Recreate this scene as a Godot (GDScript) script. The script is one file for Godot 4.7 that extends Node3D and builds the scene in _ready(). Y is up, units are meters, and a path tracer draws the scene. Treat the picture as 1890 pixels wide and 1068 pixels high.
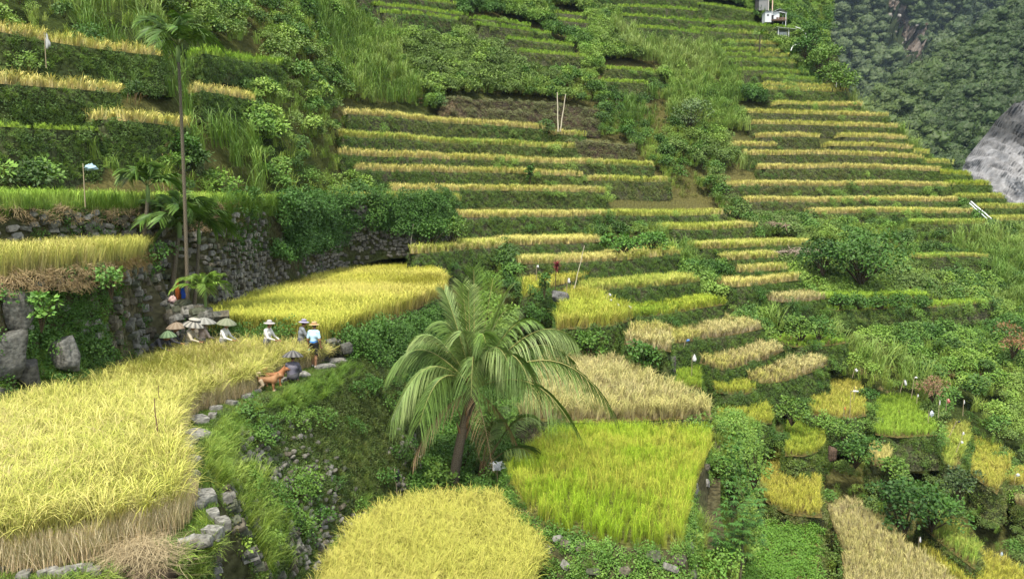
extends Node3D
# Rice terraces on a mountainside. Camera at the origin looking along -z; metres.

const F := 1467.0            # focal length in photo pixels (vertical field of view 40 degrees)
const CX := 945.0
const CY := 534.0
const HORIZON := 385.0
var pitch := atan((CY - HORIZON) / F)
var rng := RandomNumberGenerator.new()
var big := FastNoiseLite.new()
var mid := FastNoiseLite.new()
var fine := FastNoiseLite.new()
var M := {}
var plans := []               # plan outlines of fields, so that wild plants keep off them
var wall_patches := {}        # zone -> faces of walls on which plants grow
var brows := {}               # zone -> grassy lips along the tops of walls
var used := {}

class MB:
	var v := PackedVector3Array()
	var c := PackedColorArray()
	var ix := PackedInt32Array()
	func vert(p: Vector3, col: Color) -> int:
		v.append(p)
		c.append(col)
		return v.size() - 1
	func tri(a: int, b: int, d: int) -> void:
		ix.append(a); ix.append(b); ix.append(d)
	func quad(a: int, b: int, d: int, e: int) -> void:
		ix.append(a); ix.append(b); ix.append(d)
		ix.append(a); ix.append(d); ix.append(e)
	func face4(a: Vector3, b: Vector3, d: Vector3, e: Vector3, col: Color) -> void:
		quad(vert(a, col), vert(b, col), vert(d, col), vert(e, col))
	func face3(a: Vector3, b: Vector3, d: Vector3, col: Color) -> void:
		tri(vert(a, col), vert(b, col), vert(d, col))
	func box(at: Transform3D, s: Vector3, col: Color, bev := 0.0) -> void:
		var h := s * 0.5
		for ax in 3:
			for sg in [-1.0, 1.0]:
				var n := Vector3.ZERO
				n[ax] = sg
				var u := Vector3.ZERO
				u[(ax + 1) % 3] = 1.0
				var w := n.cross(u)
				var pts := []
				for q in [[-1, -1], [-1, 1], [1, 1], [1, -1]]:
					pts.append(at * ((n + u * q[0] + w * q[1]) * h))
				face4(pts[0], pts[1], pts[2], pts[3], col)
	func tube(path: PackedVector3Array, radii: PackedFloat32Array, sides: int, c0: Color, c1: Color, cap := true) -> void:
		var n := path.size()
		var base := v.size()
		for k in n:
			var t := (path[mini(k + 1, n - 1)] - path[maxi(k - 1, 0)]).normalized()
			var a := t.cross(Vector3.UP if absf(t.y) < 0.95 else Vector3.RIGHT).normalized()
			var b := t.cross(a)
			for s in sides:
				var an := TAU * s / sides
				vert(path[k] + (a * cos(an) + b * sin(an)) * radii[k], c0.lerp(c1, float(k) / (n - 1)))
		for k in n - 1:
			for s in sides:
				var s2 := (s + 1) % sides
				quad(base + k * sides + s, base + (k + 1) * sides + s, base + (k + 1) * sides + s2, base + k * sides + s2)
		if cap:
			var top := vert(path[n - 1], c1)
			var low := vert(path[0], c0)
			for s in sides:
				var s2 := (s + 1) % sides
				tri(base + (n - 1) * sides + s, top, base + (n - 1) * sides + s2)
				tri(base + s2, low, base + s)
	func blade(base: Vector3, az: float, h: float, reach: float, w: float, bend: float, c0: Color, c1: Color, n: int) -> void:
		var dir := Vector3(cos(az), 0, sin(az))
		var side := Vector3(-sin(az), 0, cos(az))
		var pa := -1
		var pb := -1
		for k in n + 1:
			var t := float(k) / n
			var p := base + dir * (reach * t * t) + Vector3.UP * (h * (t * (1.0 + bend) - bend * t * t))
			var col := c0.lerp(c1, t)
			if k == n:
				tri(pa, vert(p, col), pb)
			else:
				var hw := w * 0.5 * (1.0 - 0.55 * t) * (0.7 + 0.3 * minf(1.0, t * 4.0))
				var a := vert(p - side * hw, col)
				var b := vert(p + side * hw, col)
				if k > 0:
					quad(pa, a, b, pb)
				pa = a
				pb = b
	func leaf(at: Vector3, dir: Vector3, up: Vector3, l: float, w: float, col: Color) -> void:
		var s := dir.cross(up).normalized()
		var n := s.cross(dir).normalized()
		var m := at + dir * l * 0.45 + n * l * 0.06
		var a := vert(at, col)
		var b := vert(m + s * w * 0.5 - n * w * 0.12, col)
		var d := vert(at + dir * l - n * l * 0.08, col)
		var e := vert(m - s * w * 0.5 - n * w * 0.12, col)
		var o := vert(m, col)
		tri(a, b, o); tri(b, d, o); tri(d, e, o); tri(e, a, o)
	func leaf2(at: Vector3, dir: Vector3, up: Vector3, l: float, w: float, col: Color) -> void:
		var s := dir.cross(up).normalized()
		var n := s.cross(dir).normalized()
		var m := at + dir * l * 0.45
		var a := vert(at, col)
		var b := vert(m + s * w * 0.5 - n * w * 0.15, col)
		var d := vert(at + dir * l - n * l * 0.1, col)
		var e := vert(m - s * w * 0.5 - n * w * 0.15, col)
		tri(a, b, d); tri(a, d, e)
	func add(o: MB, at: Transform3D) -> void:
		var base := v.size()
		for k in o.v.size():
			v.append(at * o.v[k])
			c.append(o.c[k])
		for k in o.ix:
			ix.append(base + k)
	func done(m: Material) -> ArrayMesh:
		var nn := PackedVector3Array()
		nn.resize(v.size())
		for k in range(0, ix.size(), 3):
			var n := (v[ix[k + 2]] - v[ix[k]]).cross(v[ix[k + 1]] - v[ix[k]])
			nn[ix[k]] += n
			nn[ix[k + 1]] += n
			nn[ix[k + 2]] += n
		for k in nn.size():
			nn[k] = nn[k].normalized() if nn[k].length_squared() > 1e-20 else Vector3.UP
		var arr := []
		arr.resize(Mesh.ARRAY_MAX)
		arr[Mesh.ARRAY_VERTEX] = v
		arr[Mesh.ARRAY_NORMAL] = nn
		arr[Mesh.ARRAY_COLOR] = c
		arr[Mesh.ARRAY_INDEX] = ix
		var am := ArrayMesh.new()
		am.add_surface_from_arrays(Mesh.PRIMITIVE_TRIANGLES, arr)
		am.surface_set_material(0, m)
		return am

# ---------------------------------------------------------------- placing
func ray(px: float, py: float) -> Vector3:
	return Vector3((px - CX) / F, -(py - CY) / F, -1.0).rotated(Vector3.RIGHT, -pitch)
func on_level(px: float, py: float, y: float) -> Vector3:          # where the sight line meets the level y
	var r := ray(px, py)
	return r * (y / r.y)
func at_depth(px: float, py: float, d: float) -> Vector3:
	var r := ray(px, py)
	return r * (d / -r.z)
func at(px: float, d: float, y: float) -> Vector3:                 # bearing, distance and level
	return Vector3((px - CX) / F * (d * cos(pitch) - y * sin(pitch)), y, -d)
func levels(pts: Array, y: float) -> PackedVector3Array:
	var o := PackedVector3Array()
	for p in pts:
		o.append(on_level(p[0], p[1], y))
	return o
func spots(pts: Array) -> PackedVector3Array:                      # [bearing, distance, level]
	var o := PackedVector3Array()
	for p in pts:
		o.append(at(p[0], p[1], p[2]))
	return o

# The mountainside: a slope whose foot line at eye level is nearer on the left.
const FOOT := [[-700, 24.0], [0, 28.0], [300, 35.0], [560, 51.0], [640, 62.0], [820, 72.0], [1000, 79.0], [1210, 86.0], [1400, 91.0], [1640, 95.0], [1800, 98.0], [2000, 101.0], [2600, 108.0]]
func foot(px: float) -> float:
	for k in FOOT.size() - 1:
		if px < FOOT[k + 1][0] or k == FOOT.size() - 2:
			var t := clampf((px - FOOT[k][0]) / (FOOT[k + 1][0] - FOOT[k][0]), 0.0, 1.0)
			return lerpf(FOOT[k][1], FOOT[k + 1][1], t)
	return 90.0
func slope_y(x: float, d: float) -> float:
	var e := d - foot(CX + F * x / maxf(d, 1.0))
	return e * (0.75 if e > 0.0 else 0.35)
func hill(px: float, py: float) -> Vector3:                        # sight line onto the mountainside
	var r := ray(px, py)
	var er := r.y / -r.z
	var d := foot(px) / (1.0 - er / (0.75 if er > 0.0 else 0.35))
	return r * (d / -r.z)
func pixel(p: Vector3) -> Vector2:
	var q := p.rotated(Vector3.RIGHT, pitch)
	if q.z > -0.5:
		return Vector2(-9999, -9999)
	return Vector2(CX + F * q.x / -q.z, CY - F * q.y / -q.z)

# ---------------------------------------------------------------- names and metas
func tag(o: Node, label := "", category := "", group := "", kind := "") -> Node:
	if label: o.set_meta("label", label)
	if category: o.set_meta("category", category)
	if group: o.set_meta("group", group)
	if kind: o.set_meta("kind", kind)
	return o
func numbered(called: String, parent: Node) -> String:
	var key := str(parent.get_instance_id()) + called
	var n: int = used.get(key, 0)
	used[key] = n + 1
	return called if n == 0 else "%s_%03d" % [called, n]
func piece(called: String, mesh: Mesh, parent: Node = self, where := Transform3D()) -> MeshInstance3D:
	var o := MeshInstance3D.new()
	o.name = numbered(called, parent)
	o.mesh = mesh
	o.transform = where
	parent.add_child(o, true)
	return o
func thing(called: String, label: String, category: String, where := Vector3.ZERO, turn := 0.0, group := "") -> Node3D:
	var o := Node3D.new()
	o.name = numbered(called, self)
	add_child(o, true)
	o.position = where
	o.rotation.y = turn
	tag(o, label, category, group)
	return o
func many(called: String, mesh: Mesh, tr: Array, cols: PackedColorArray, parent: Node = self) -> MultiMeshInstance3D:
	var mm := MultiMesh.new()
	mm.transform_format = MultiMesh.TRANSFORM_3D
	mm.use_colors = true
	mm.mesh = mesh
	mm.instance_count = tr.size()
	for k in tr.size():
		mm.set_instance_transform(k, tr[k])
		mm.set_instance_color(k, cols[k])
	var o := MultiMeshInstance3D.new()
	o.name = numbered(called, parent)
	o.multimesh = mm
	parent.add_child(o, true)
	o.set_meta("kind", "stuff")
	return o

# ---------------------------------------------------------------- sheets between two lines
func resample(pts: PackedVector3Array, n: int) -> PackedVector3Array:
	var lens := PackedFloat32Array([0.0])
	for k in pts.size() - 1:
		lens.append(lens[k] + pts[k].distance_to(pts[k + 1]))
	var o := PackedVector3Array()
	var s := 0
	for k in n + 1:
		var t: float = lens[lens.size() - 1] * k / n
		while s < pts.size() - 2 and lens[s + 1] < t:
			s += 1
		var seg: float = maxf(lens[s + 1] - lens[s], 1e-6)
		var u := clampf((t - lens[s]) / seg, 0.0, 1.0)
		# rounded corners
		var p0 := pts[maxi(s - 1, 0)]
		var p3 := pts[mini(s + 2, pts.size() - 1)]
		o.append(pts[s].lerp(pts[s + 1], u).lerp(pts[s].cubic_interpolate(pts[s + 1], p0, p3, u), 0.7))
	return o
func sheet(a: PackedVector3Array, b: PackedVector3Array, n: int) -> Dictionary:
	var ra := resample(a, n)
	var rb := resample(b, n)
	var cum := PackedFloat32Array()
	var total := 0.0
	for k in n:
		total += 0.5 * ((ra[k + 1] - ra[k]).cross(rb[k] - ra[k]).length() + (ra[k + 1] - rb[k + 1]).cross(rb[k] - rb[k + 1]).length())
		cum.append(total)
	return {"a": ra, "b": rb, "n": n, "cum": cum, "area": total}
func on_sheet(s: Dictionary, u: float, v: float) -> Vector3:
	var f: float = clampf(u, 0.0, 0.9999) * s.n
	var k := int(f)
	var ra: PackedVector3Array = s.a
	var rb: PackedVector3Array = s.b
	return ra[k].lerp(ra[k + 1], f - k).lerp(rb[k].lerp(rb[k + 1], f - k), v)
func sheet_normal(s: Dictionary, u: float) -> Vector3:
	var k := mini(int(u * s.n), s.n - 1)
	var ra: PackedVector3Array = s.a
	var rb: PackedVector3Array = s.b
	return (ra[k + 1] - ra[k]).cross(rb[k] - ra[k]).normalized()
func random_u(s: Dictionary) -> float:
	var cum: PackedFloat32Array = s.cum
	var k := mini(cum.bsearch(rng.randf() * s.area), s.n - 1)
	return (k + rng.randf()) / s.n
func relief(s: Dictionary, p: Vector3, nor: Vector3, v: float) -> Vector3:      # the bulges of a face, for the face and for what grows on it
	if not s.has("amp"): return p
	return p + nor * (mid.get_noise_3dv(p * s.freq) * s.amp * (0.3 + 0.7 * minf(1.0, v * 8.0)) + s.bulge * sin(PI * clampf(v, 0.0, 1.0)))
func sheet_mesh(s: Dictionary, nv: int, amp: float, freq: float, c0: Color, c1: Color, m: Material, bulge := 0.0) -> ArrayMesh:
	var b := MB.new()
	var over := sheet_normal(s, 0.5).y < -0.3
	for k in s.n + 1:
		var u: float = float(k) / s.n
		var nor := sheet_normal(s, minf(u, 0.999))
		if nor.y < -0.2:
			nor = -nor
		for j in nv + 1:
			var v := float(j) / nv
			var p := on_sheet(s, u, v)
			s.amp = amp
			s.freq = freq
			s.bulge = bulge
			var g := big.get_noise_3dv(p * freq * 0.6 + Vector3(50, 0, 0)) * 0.7 + fine.get_noise_3dv(p * 0.6) * 0.5
			b.vert(relief(s, p, nor, v), c0.lerp(c1, clampf(0.5 + g * 1.3, 0.0, 1.0)))
	for k in s.n:
		for j in nv:
			var q: int = k * (nv + 1) + j
			if over: b.quad(q, q + 1, q + nv + 2, q + nv + 1)
			else: b.quad(q, q + nv + 1, q + nv + 2, q + 1)
	return b.done(m)

# ---------------------------------------------------------------- growing things on sheets
func stand(p: Vector3, up: Vector3, s: float, sy := 1.0) -> Transform3D:
	var y := up.normalized()
	var a := rng.randf() * TAU
	var x := Vector3(cos(a), 0, sin(a))
	var z := x.cross(y).normalized()
	x = y.cross(z)
	return Transform3D(Basis(x * s, y * s * sy, z * s), p)
func hue(p: Vector3, cs: Array, freq: float, jit: float) -> Color:
	var t := clampf(0.5 + big.get_noise_3dv(p * freq) * 1.5 + rng.randf_range(-0.25, 0.25), 0.0, 0.999) * (cs.size() - 1)
	var k := int(t)
	var c: Color = cs[k].lerp(cs[k + 1], t - k)
	var j := 1.0 + rng.randf_range(-jit, jit)
	return Color(c.r * j, c.g * j, c.b * j)
# how: lean (Vector3 or flow strength), hmix (0 up .. 1 along the normal), s0, s1, cs, freq, jit, v0, v1, sink
func grow(tr: Array, cols: PackedColorArray, s: Dictionary, per_m2: float, how: Dictionary) -> void:
	var n := int(s.area * per_m2)
	var nmix: float = how.get("normal", 0.0)
	var flow: float = how.get("flow", 0.0)
	var v0: float = how.get("v0", 0.0)
	var v1: float = how.get("v1", 1.0)
	var patchy: float = how.get("patchy", -9.0)
	var tilt: float = how.get("tilt", 0.12)
	var lean: Vector3 = how.get("lean", Vector3.ZERO)
	var sink: float = how.get("sink", 0.0)
	for k in n:
		var u := random_u(s)
		if u < how.get("u0", 0.0) or u > how.get("u1", 1.0): continue
		var vv := rng.randf_range(v0, v1)
		var p := on_sheet(s, u, vv)
		if s.has("amp"):
			var nn := sheet_normal(s, u)
			if nn.y < -0.2: nn = -nn
			p = relief(s, p, nn, vv)
		if patchy > -5.0 and mid.get_noise_3dv(p * how.get("pfreq", 0.5)) + rng.randf_range(-0.15, 0.15) < patchy:
			continue
		var up := Vector3.UP
		if nmix > 0.0:
			var nor := sheet_normal(s, u)
			if nor.y < 0.0: nor = -nor
			if nor.z < 0.0 and absf(nor.y) < 0.3: nor = -nor
			up = up.lerp(nor, nmix)
		up += lean + Vector3(rng.randfn(0, tilt), 0, rng.randfn(0, tilt))
		if flow > 0.0:
			var an := big.get_noise_2d(p.x * 2.2 + 90.0, p.z * 2.2) * 4.0 + 0.6
			up += Vector3(cos(an), 0, sin(an)) * flow * clampf(vv * 7.0, 0.2, 1.0) * (0.6 + 0.8 * mid.get_noise_2d(p.x * 0.5, p.z * 0.5 + 33.0))
		tr.append(stand(p - Vector3.UP * sink, up, rng.randf_range(how.s0, how.s1), how.get("sy", 1.0)))
		cols.append(hue(p, how.cs, how.get("freq", 0.5), how.get("jit", 0.2)))

# ---------------------------------------------------------------- materials
func lin(r: float, g: float, b: float) -> Color:                   # real-world base colour, linear
	return Color(r, g, b)
func noise_tex(kind: int, freq: float, ramp: Array, size := 512, oct := 4, normal := 0.0) -> NoiseTexture2D:
	var n := FastNoiseLite.new()
	n.noise_type = kind
	n.frequency = freq
	n.fractal_octaves = oct
	n.seed = 7 + int(freq * 1000)
	if kind == FastNoiseLite.TYPE_CELLULAR:
		n.cellular_return_type = FastNoiseLite.RETURN_DISTANCE2_SUB
		n.fractal_type = FastNoiseLite.FRACTAL_NONE
		n.cellular_jitter = 0.9
	var t := NoiseTexture2D.new()
	t.width = size
	t.height = size
	t.seamless = true
	t.noise = n
	if normal > 0.0:
		t.as_normal_map = true
		t.bump_strength = normal
	elif ramp:
		var g := Gradient.new()
		g.offsets = PackedFloat32Array(ramp.map(func(e): return e[0]))
		g.colors = PackedColorArray(ramp.map(func(e): return e[1]))
		t.color_ramp = g
	return t
func mat(called: String, rough := 0.85, spec := 0.3) -> StandardMaterial3D:
	var m := StandardMaterial3D.new()
	m.resource_name = called
	m.vertex_color_use_as_albedo = true
	m.roughness = rough
	m.metallic_specular = spec
	M[called] = m
	return m
func triplanar(m: StandardMaterial3D, scale: float, tex: Texture2D, bump: Texture2D = null, strength := 1.0) -> void:
	m.uv1_triplanar = true
	m.uv1_world_triplanar = true
	m.uv1_scale = Vector3.ONE * scale
	m.albedo_texture = tex
	if bump:
		m.normal_enabled = true
		m.normal_texture = bump
		m.normal_scale = strength
func grey(v: float) -> Color:
	return Color(v, v, v)
func make_materials() -> void:
	var m := mat("leaf", 0.55, 0.35)
	m.cull_mode = BaseMaterial3D.CULL_DISABLED
	m.backlight_enabled = true
	m.backlight = Color(0.55, 0.6, 0.3)
	m = mat("rice", 0.7, 0.25)
	m.cull_mode = BaseMaterial3D.CULL_DISABLED
	m.backlight_enabled = true
	m.backlight = Color(0.5, 0.5, 0.35)
	m = mat("wood", 0.85, 0.25)
	m = mat("plain", 0.75, 0.3)
	m = mat("plastic", 0.4, 0.5)
	m.cull_mode = BaseMaterial3D.CULL_DISABLED
	m = mat("cloth", 0.9, 0.2)
	m = mat("skin", 0.6, 0.35)
	var cell := noise_tex(FastNoiseLite.TYPE_CELLULAR, 0.045, [[0.0, grey(0.42)], [0.16, grey(0.72)], [0.5, grey(0.88)], [1.0, grey(1.0)]])
	var cell_n := noise_tex(FastNoiseLite.TYPE_CELLULAR, 0.045, [], 512, 1, 6.0)
	m = mat("far_wall", 0.95, 0.15)
	triplanar(m, 0.16, cell, cell_n, 0.9)
	m = mat("near_wall", 0.95, 0.15)
	triplanar(m, 0.3, cell, cell_n, 1.2)
	var mottled := noise_tex(FastNoiseLite.TYPE_SIMPLEX_SMOOTH, 0.02, [[0.0, grey(0.45)], [0.4, grey(0.72)], [0.6, grey(0.85)], [1.0, grey(1.0)]], 512, 6)
	var mottled_n := noise_tex(FastNoiseLite.TYPE_SIMPLEX_SMOOTH, 0.03, [], 512, 6, 8.0)
	m = mat("stone", 0.9, 0.25)
	triplanar(m, 0.7, mottled, mottled_n, 0.8)
	m = mat("earth", 0.97, 0.1)
	triplanar(m, 0.4, mottled, mottled_n, 0.7)
	m = mat("cliff", 0.85, 0.3)
	triplanar(m, 0.03, mottled, mottled_n, 1.0)
	m = mat("bark", 0.95, 0.15)
	triplanar(m, 2.0, mottled, mottled_n, 0.8)

# ---------------------------------------------------------------- plants, one mesh of each
func sphere_dir() -> Vector3:
	var z := rng.randf_range(-1, 1)
	var a := rng.randf() * TAU
	var r := sqrt(1.0 - z * z)
	return Vector3(r * cos(a), z, r * sin(a))
func shade(lo: float, hi: float) -> Color:
	var j := rng.randf_range(lo, hi)
	return Color(j * rng.randf_range(0.9, 1.1), j, j * rng.randf_range(0.8, 1.15))
func rice_clump(blades: int, ears: int, seg: int, w: float, h := 1.0) -> ArrayMesh:
	var b := MB.new()
	for k in blades:
		var a := rng.randf() * TAU
		var j := rng.randf_range(0.8, 1.15)
		b.blade(Vector3(rng.randfn(0, 0.05), 0, rng.randfn(0, 0.05)), a, h * rng.randf_range(0.65, 1.0), h * rng.randf_range(0.12, 0.45), w * rng.randf_range(0.8, 1.2), rng.randf_range(0.2, 1.0),
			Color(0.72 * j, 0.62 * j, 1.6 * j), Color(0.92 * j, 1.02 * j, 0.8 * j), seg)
	for k in ears:
		var a := rng.randf() * TAU
		var j := rng.randf_range(0.9, 1.2)
		b.blade(Vector3(rng.randfn(0, 0.04), 0, rng.randfn(0, 0.04)), a, h * rng.randf_range(0.7, 0.95), h * rng.randf_range(0.25, 0.55), w * 1.7, rng.randf_range(1.0, 1.7),
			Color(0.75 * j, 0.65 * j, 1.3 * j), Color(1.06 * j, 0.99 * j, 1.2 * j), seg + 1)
	return b.done(M.rice)
func grass_tuft(n: int, h: float, spread: float, w: float, bend := 1.0, seg := 3, base := 0.08) -> ArrayMesh:
	var b := MB.new()
	for k in n:
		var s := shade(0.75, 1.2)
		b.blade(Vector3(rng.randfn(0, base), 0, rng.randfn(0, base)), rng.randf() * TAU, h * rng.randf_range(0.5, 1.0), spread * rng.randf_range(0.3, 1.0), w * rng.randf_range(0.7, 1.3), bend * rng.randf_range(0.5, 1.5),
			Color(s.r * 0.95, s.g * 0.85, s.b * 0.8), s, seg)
	return b.done(M.leaf)
func leaf_mass(b: MB, lobes: Array, n: int, l: float, w: float, simple := true, droop := 0.25) -> void:
	var tot := 0.0
	for q in lobes:
		tot += q[1] * q[1]
	for q in lobes:
		var c: Vector3 = q[0]
		var r: float = q[1]
		for k in int(n * r * r / tot):
			var d := sphere_dir()
			if d.y < -0.35: d.y = -d.y
			var p := c + d * r * rng.randf_range(0.55, 1.06) * Vector3(1, 0.85, 1)
			var out := (d * 0.8 + sphere_dir() * 0.7 + Vector3.DOWN * droop).normalized()
			var up := (d + Vector3.UP * 0.8 + sphere_dir() * 0.4).normalized()
			if absf(out.dot(up)) > 0.95: up = Vector3(0.3, 0.5, 0.8)
			var s := rng.randf_range(0.7, 1.25)
			if simple: b.leaf2(p, out, up, l * s, w * s, shade(0.72, 1.25))
			else: b.leaf(p, out, up, l * s, w * s, shade(0.72, 1.25))
func bush(seed_: int, r: float, h: float, n: int, l: float, w: float, simple := true) -> ArrayMesh:
	rng.seed = seed_
	var b := MB.new()
	var lobes := []
	for k in 7:
		var a := TAU * k / 7.0 + rng.randf()
		var q := r * rng.randf_range(0.25, 0.75)
		lobes.append([Vector3(cos(a) * q, h * rng.randf_range(0.25, 0.72), sin(a) * q), r * rng.randf_range(0.32, 0.5)])
	lobes.append([Vector3(0, h * 0.7, 0), r * 0.45])
	leaf_mass(b, lobes, n, l, w, simple)
	for q in lobes:
		b.tube(PackedVector3Array([Vector3.ZERO, q[0] * 0.6 + Vector3(0, 0.05, 0), q[0]]), PackedFloat32Array([0.03 * r, 0.02 * r, 0.008 * r]), 4, Color(0.9, 0.5, 0.5), Color(0.8, 0.6, 0.5), false)
	return b.done(M.leaf)
func crown(seed_: int) -> ArrayMesh:
	rng.seed = seed_
	var b := MB.new()
	var lobes := []
	for k in 6:
		var a := TAU * k / 6.0 + rng.randf()
		lobes.append([Vector3(cos(a) * 0.45, rng.randf_range(0.3, 0.7), sin(a) * 0.45) * rng.randf_range(0.8, 1.2), rng.randf_range(0.28, 0.45)])
	lobes.append([Vector3(0, 0.75, 0), 0.45])
	# a rough closed crown under the outer leaves
	var n := FastNoiseLite.new()
	n.seed = seed_
	n.frequency = 1.6
	n.fractal_octaves = 4
	var e := SphereMesh.new()
	e.radius = 1.0; e.height = 2.0; e.radial_segments = 20; e.rings = 11
	var ar := e.get_mesh_arrays()
	for p in ar[Mesh.ARRAY_VERTEX]:
		var q: Vector3 = p
		var r := 0.62 + 0.42 * n.get_noise_3dv(q)
		b.vert(Vector3(q.x * r, 0.5 + q.y * r * 0.75, q.z * r), Color(0.95, 0.95, 0.95) * (1.0 + 0.3 * n.get_noise_3dv(q * 2.5)))
	for k in ar[Mesh.ARRAY_INDEX]: b.ix.append(k)
	leaf_mass(b, lobes, 130, 0.15, 0.12)
	return b.done(M.leaf)
var P := {}
func make_plants() -> void:
	rng.seed = 11
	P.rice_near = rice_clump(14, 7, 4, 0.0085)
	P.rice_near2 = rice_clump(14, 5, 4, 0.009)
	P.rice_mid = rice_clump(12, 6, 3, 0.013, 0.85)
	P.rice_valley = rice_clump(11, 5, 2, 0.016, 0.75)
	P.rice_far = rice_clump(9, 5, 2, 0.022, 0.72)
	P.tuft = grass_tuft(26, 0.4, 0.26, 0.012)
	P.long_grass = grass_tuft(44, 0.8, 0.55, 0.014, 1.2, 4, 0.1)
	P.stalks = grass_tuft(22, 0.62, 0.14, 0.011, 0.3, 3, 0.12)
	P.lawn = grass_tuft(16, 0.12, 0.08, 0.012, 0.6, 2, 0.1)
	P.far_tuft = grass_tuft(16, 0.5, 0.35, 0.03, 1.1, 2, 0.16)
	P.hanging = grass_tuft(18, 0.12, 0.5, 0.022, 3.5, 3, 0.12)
	P.cane = grass_tuft(46, 2.0, 1.1, 0.045, 1.3, 4, 0.2)
	P.cane2 = grass_tuft(38, 2.3, 1.3, 0.05, 1.0, 4, 0.3)
	P.bushes = []
	for k in 4:
		P.bushes.append(bush(100 + k, 1.0, 1.25, 420, 0.2, 0.12))
	P.fine_bushes = []
	for k in 3:
		P.fine_bushes.append(bush(140 + k, 0.55, 0.7, 300, 0.085, 0.055, false))
	P.creepers = []
	for k in 2:
		rng.seed = 170 + k
		var b := MB.new()
		leaf_mass(b, [[Vector3(-0.15, 0, 0), 0.25], [Vector3(0.18, 0.05, 0.1), 0.22], [Vector3(0.02, 0, -0.2), 0.25]], 90, 0.1, 0.07, true, 0.5)
		P.creepers.append(b.done(M.leaf))
	P.crowns = []
	for k in 4:
		P.crowns.append(crown(200 + k))
	P.stones = []
	for k in 8:
		P.stones.append(stone(300 + k))
func stone_shape(seed_: int, rough := 0.16) -> MB:                 # a rounded block of 48 faces, about one metre
	rng.seed = seed_
	var b := MB.new()
	var n := FastNoiseLite.new()
	n.seed = seed_
	n.frequency = 0.9
	for ax in 3:
		for sg in [-1.0, 1.0]:
			var nor := Vector3.ZERO
			nor[ax] = sg
			var u := Vector3.ZERO
			u[(ax + 1) % 3] = 1.0
			var w := nor.cross(u)
			var id := []
			for i in 3:
				for j in 3:
					var p := nor + u * (i - 1) + w * (j - 1)
					p = p.lerp(p.normalized() * 1.2, 0.42)
					p *= 0.5 * (1.0 + n.get_noise_3dv(p * 1.3) * rough * 2.4)
					id.append(b.vert(p, Color.WHITE))
			for i in 2:
				for j in 2:
					b.quad(id[i * 3 + j], id[i * 3 + j + 1], id[i * 3 + j + 4], id[i * 3 + j + 3])
	return b
func stone(seed_: int) -> ArrayMesh:
	return stone_shape(seed_).done(M.stone)

# ---------------------------------------------------------------- terraces
const GOLD := [Color(0.46, 0.48, 0.1), Color(0.58, 0.54, 0.16), Color(0.5, 0.47, 0.15), Color(0.4, 0.46, 0.08)]
const YELLOW := [Color(0.4, 0.42, 0.055), Color(0.46, 0.43, 0.085), Color(0.33, 0.39, 0.045)]
const LIME := [Color(0.26, 0.36, 0.03), Color(0.36, 0.42, 0.05), Color(0.21, 0.33, 0.03)]
const GREEN := [Color(0.21, 0.38, 0.035), Color(0.29, 0.45, 0.05), Color(0.25, 0.4, 0.04)]
const MIXED := [Color(0.24, 0.38, 0.05), Color(0.44, 0.45, 0.1), Color(0.32, 0.42, 0.06)]
const TAN := [Color(0.41, 0.39, 0.13), Color(0.48, 0.45, 0.19), Color(0.37, 0.33, 0.12), Color(0.41, 0.41, 0.1)]
const MOSS := Color(0.065, 0.10, 0.025)
const MOSS2 := Color(0.075, 0.085, 0.028)
const ROCK := Color(0.13, 0.125, 0.08)

func lay_wall(w: Node3D, top: PackedVector3Array, hs: float, batter: float, n: int, zone: String, c0 := MOSS, c1 := ROCK) -> void:
	var t := resample(top, n)
	var low := PackedVector3Array()
	for k in n + 1:
		var tan_ := t[mini(k + 1, n)] - t[maxi(k - 1, 0)]
		tan_.y = 0
		low.append(t[k] + tan_.normalized().cross(Vector3.UP) * batter * hs - Vector3.UP * hs * (1.0 + 0.1 * fine.get_noise_3dv(t[k] * 0.3)))
	var s := sheet(t, low, n)
	var nv := clampi(int(hs / 0.4), 3, 8)
	piece("stone_face", sheet_mesh(s, nv, 0.22, 1.6, c0, c1, M.far_wall), w)
	wall_patches.get_or_add(zone, []).append(s)
	brows.get_or_add(zone, []).append(s)
func outline(front: PackedVector3Array, back: PackedVector3Array, grow_ := 0.0) -> void:
	var pl := PackedVector2Array()
	for p in front: pl.append(Vector2(p.x, p.z + (1.4 if p.y < 18.0 else 2.4)))
	for k in back.size():
		var p := back[back.size() - 1 - k]
		pl.append(Vector2(p.x, p.z))
	var r := Rect2(pl[0], Vector2.ZERO)
	for p in pl: r = r.expand(p)
	plans.append([r.grow(0.3), pl])

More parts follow.
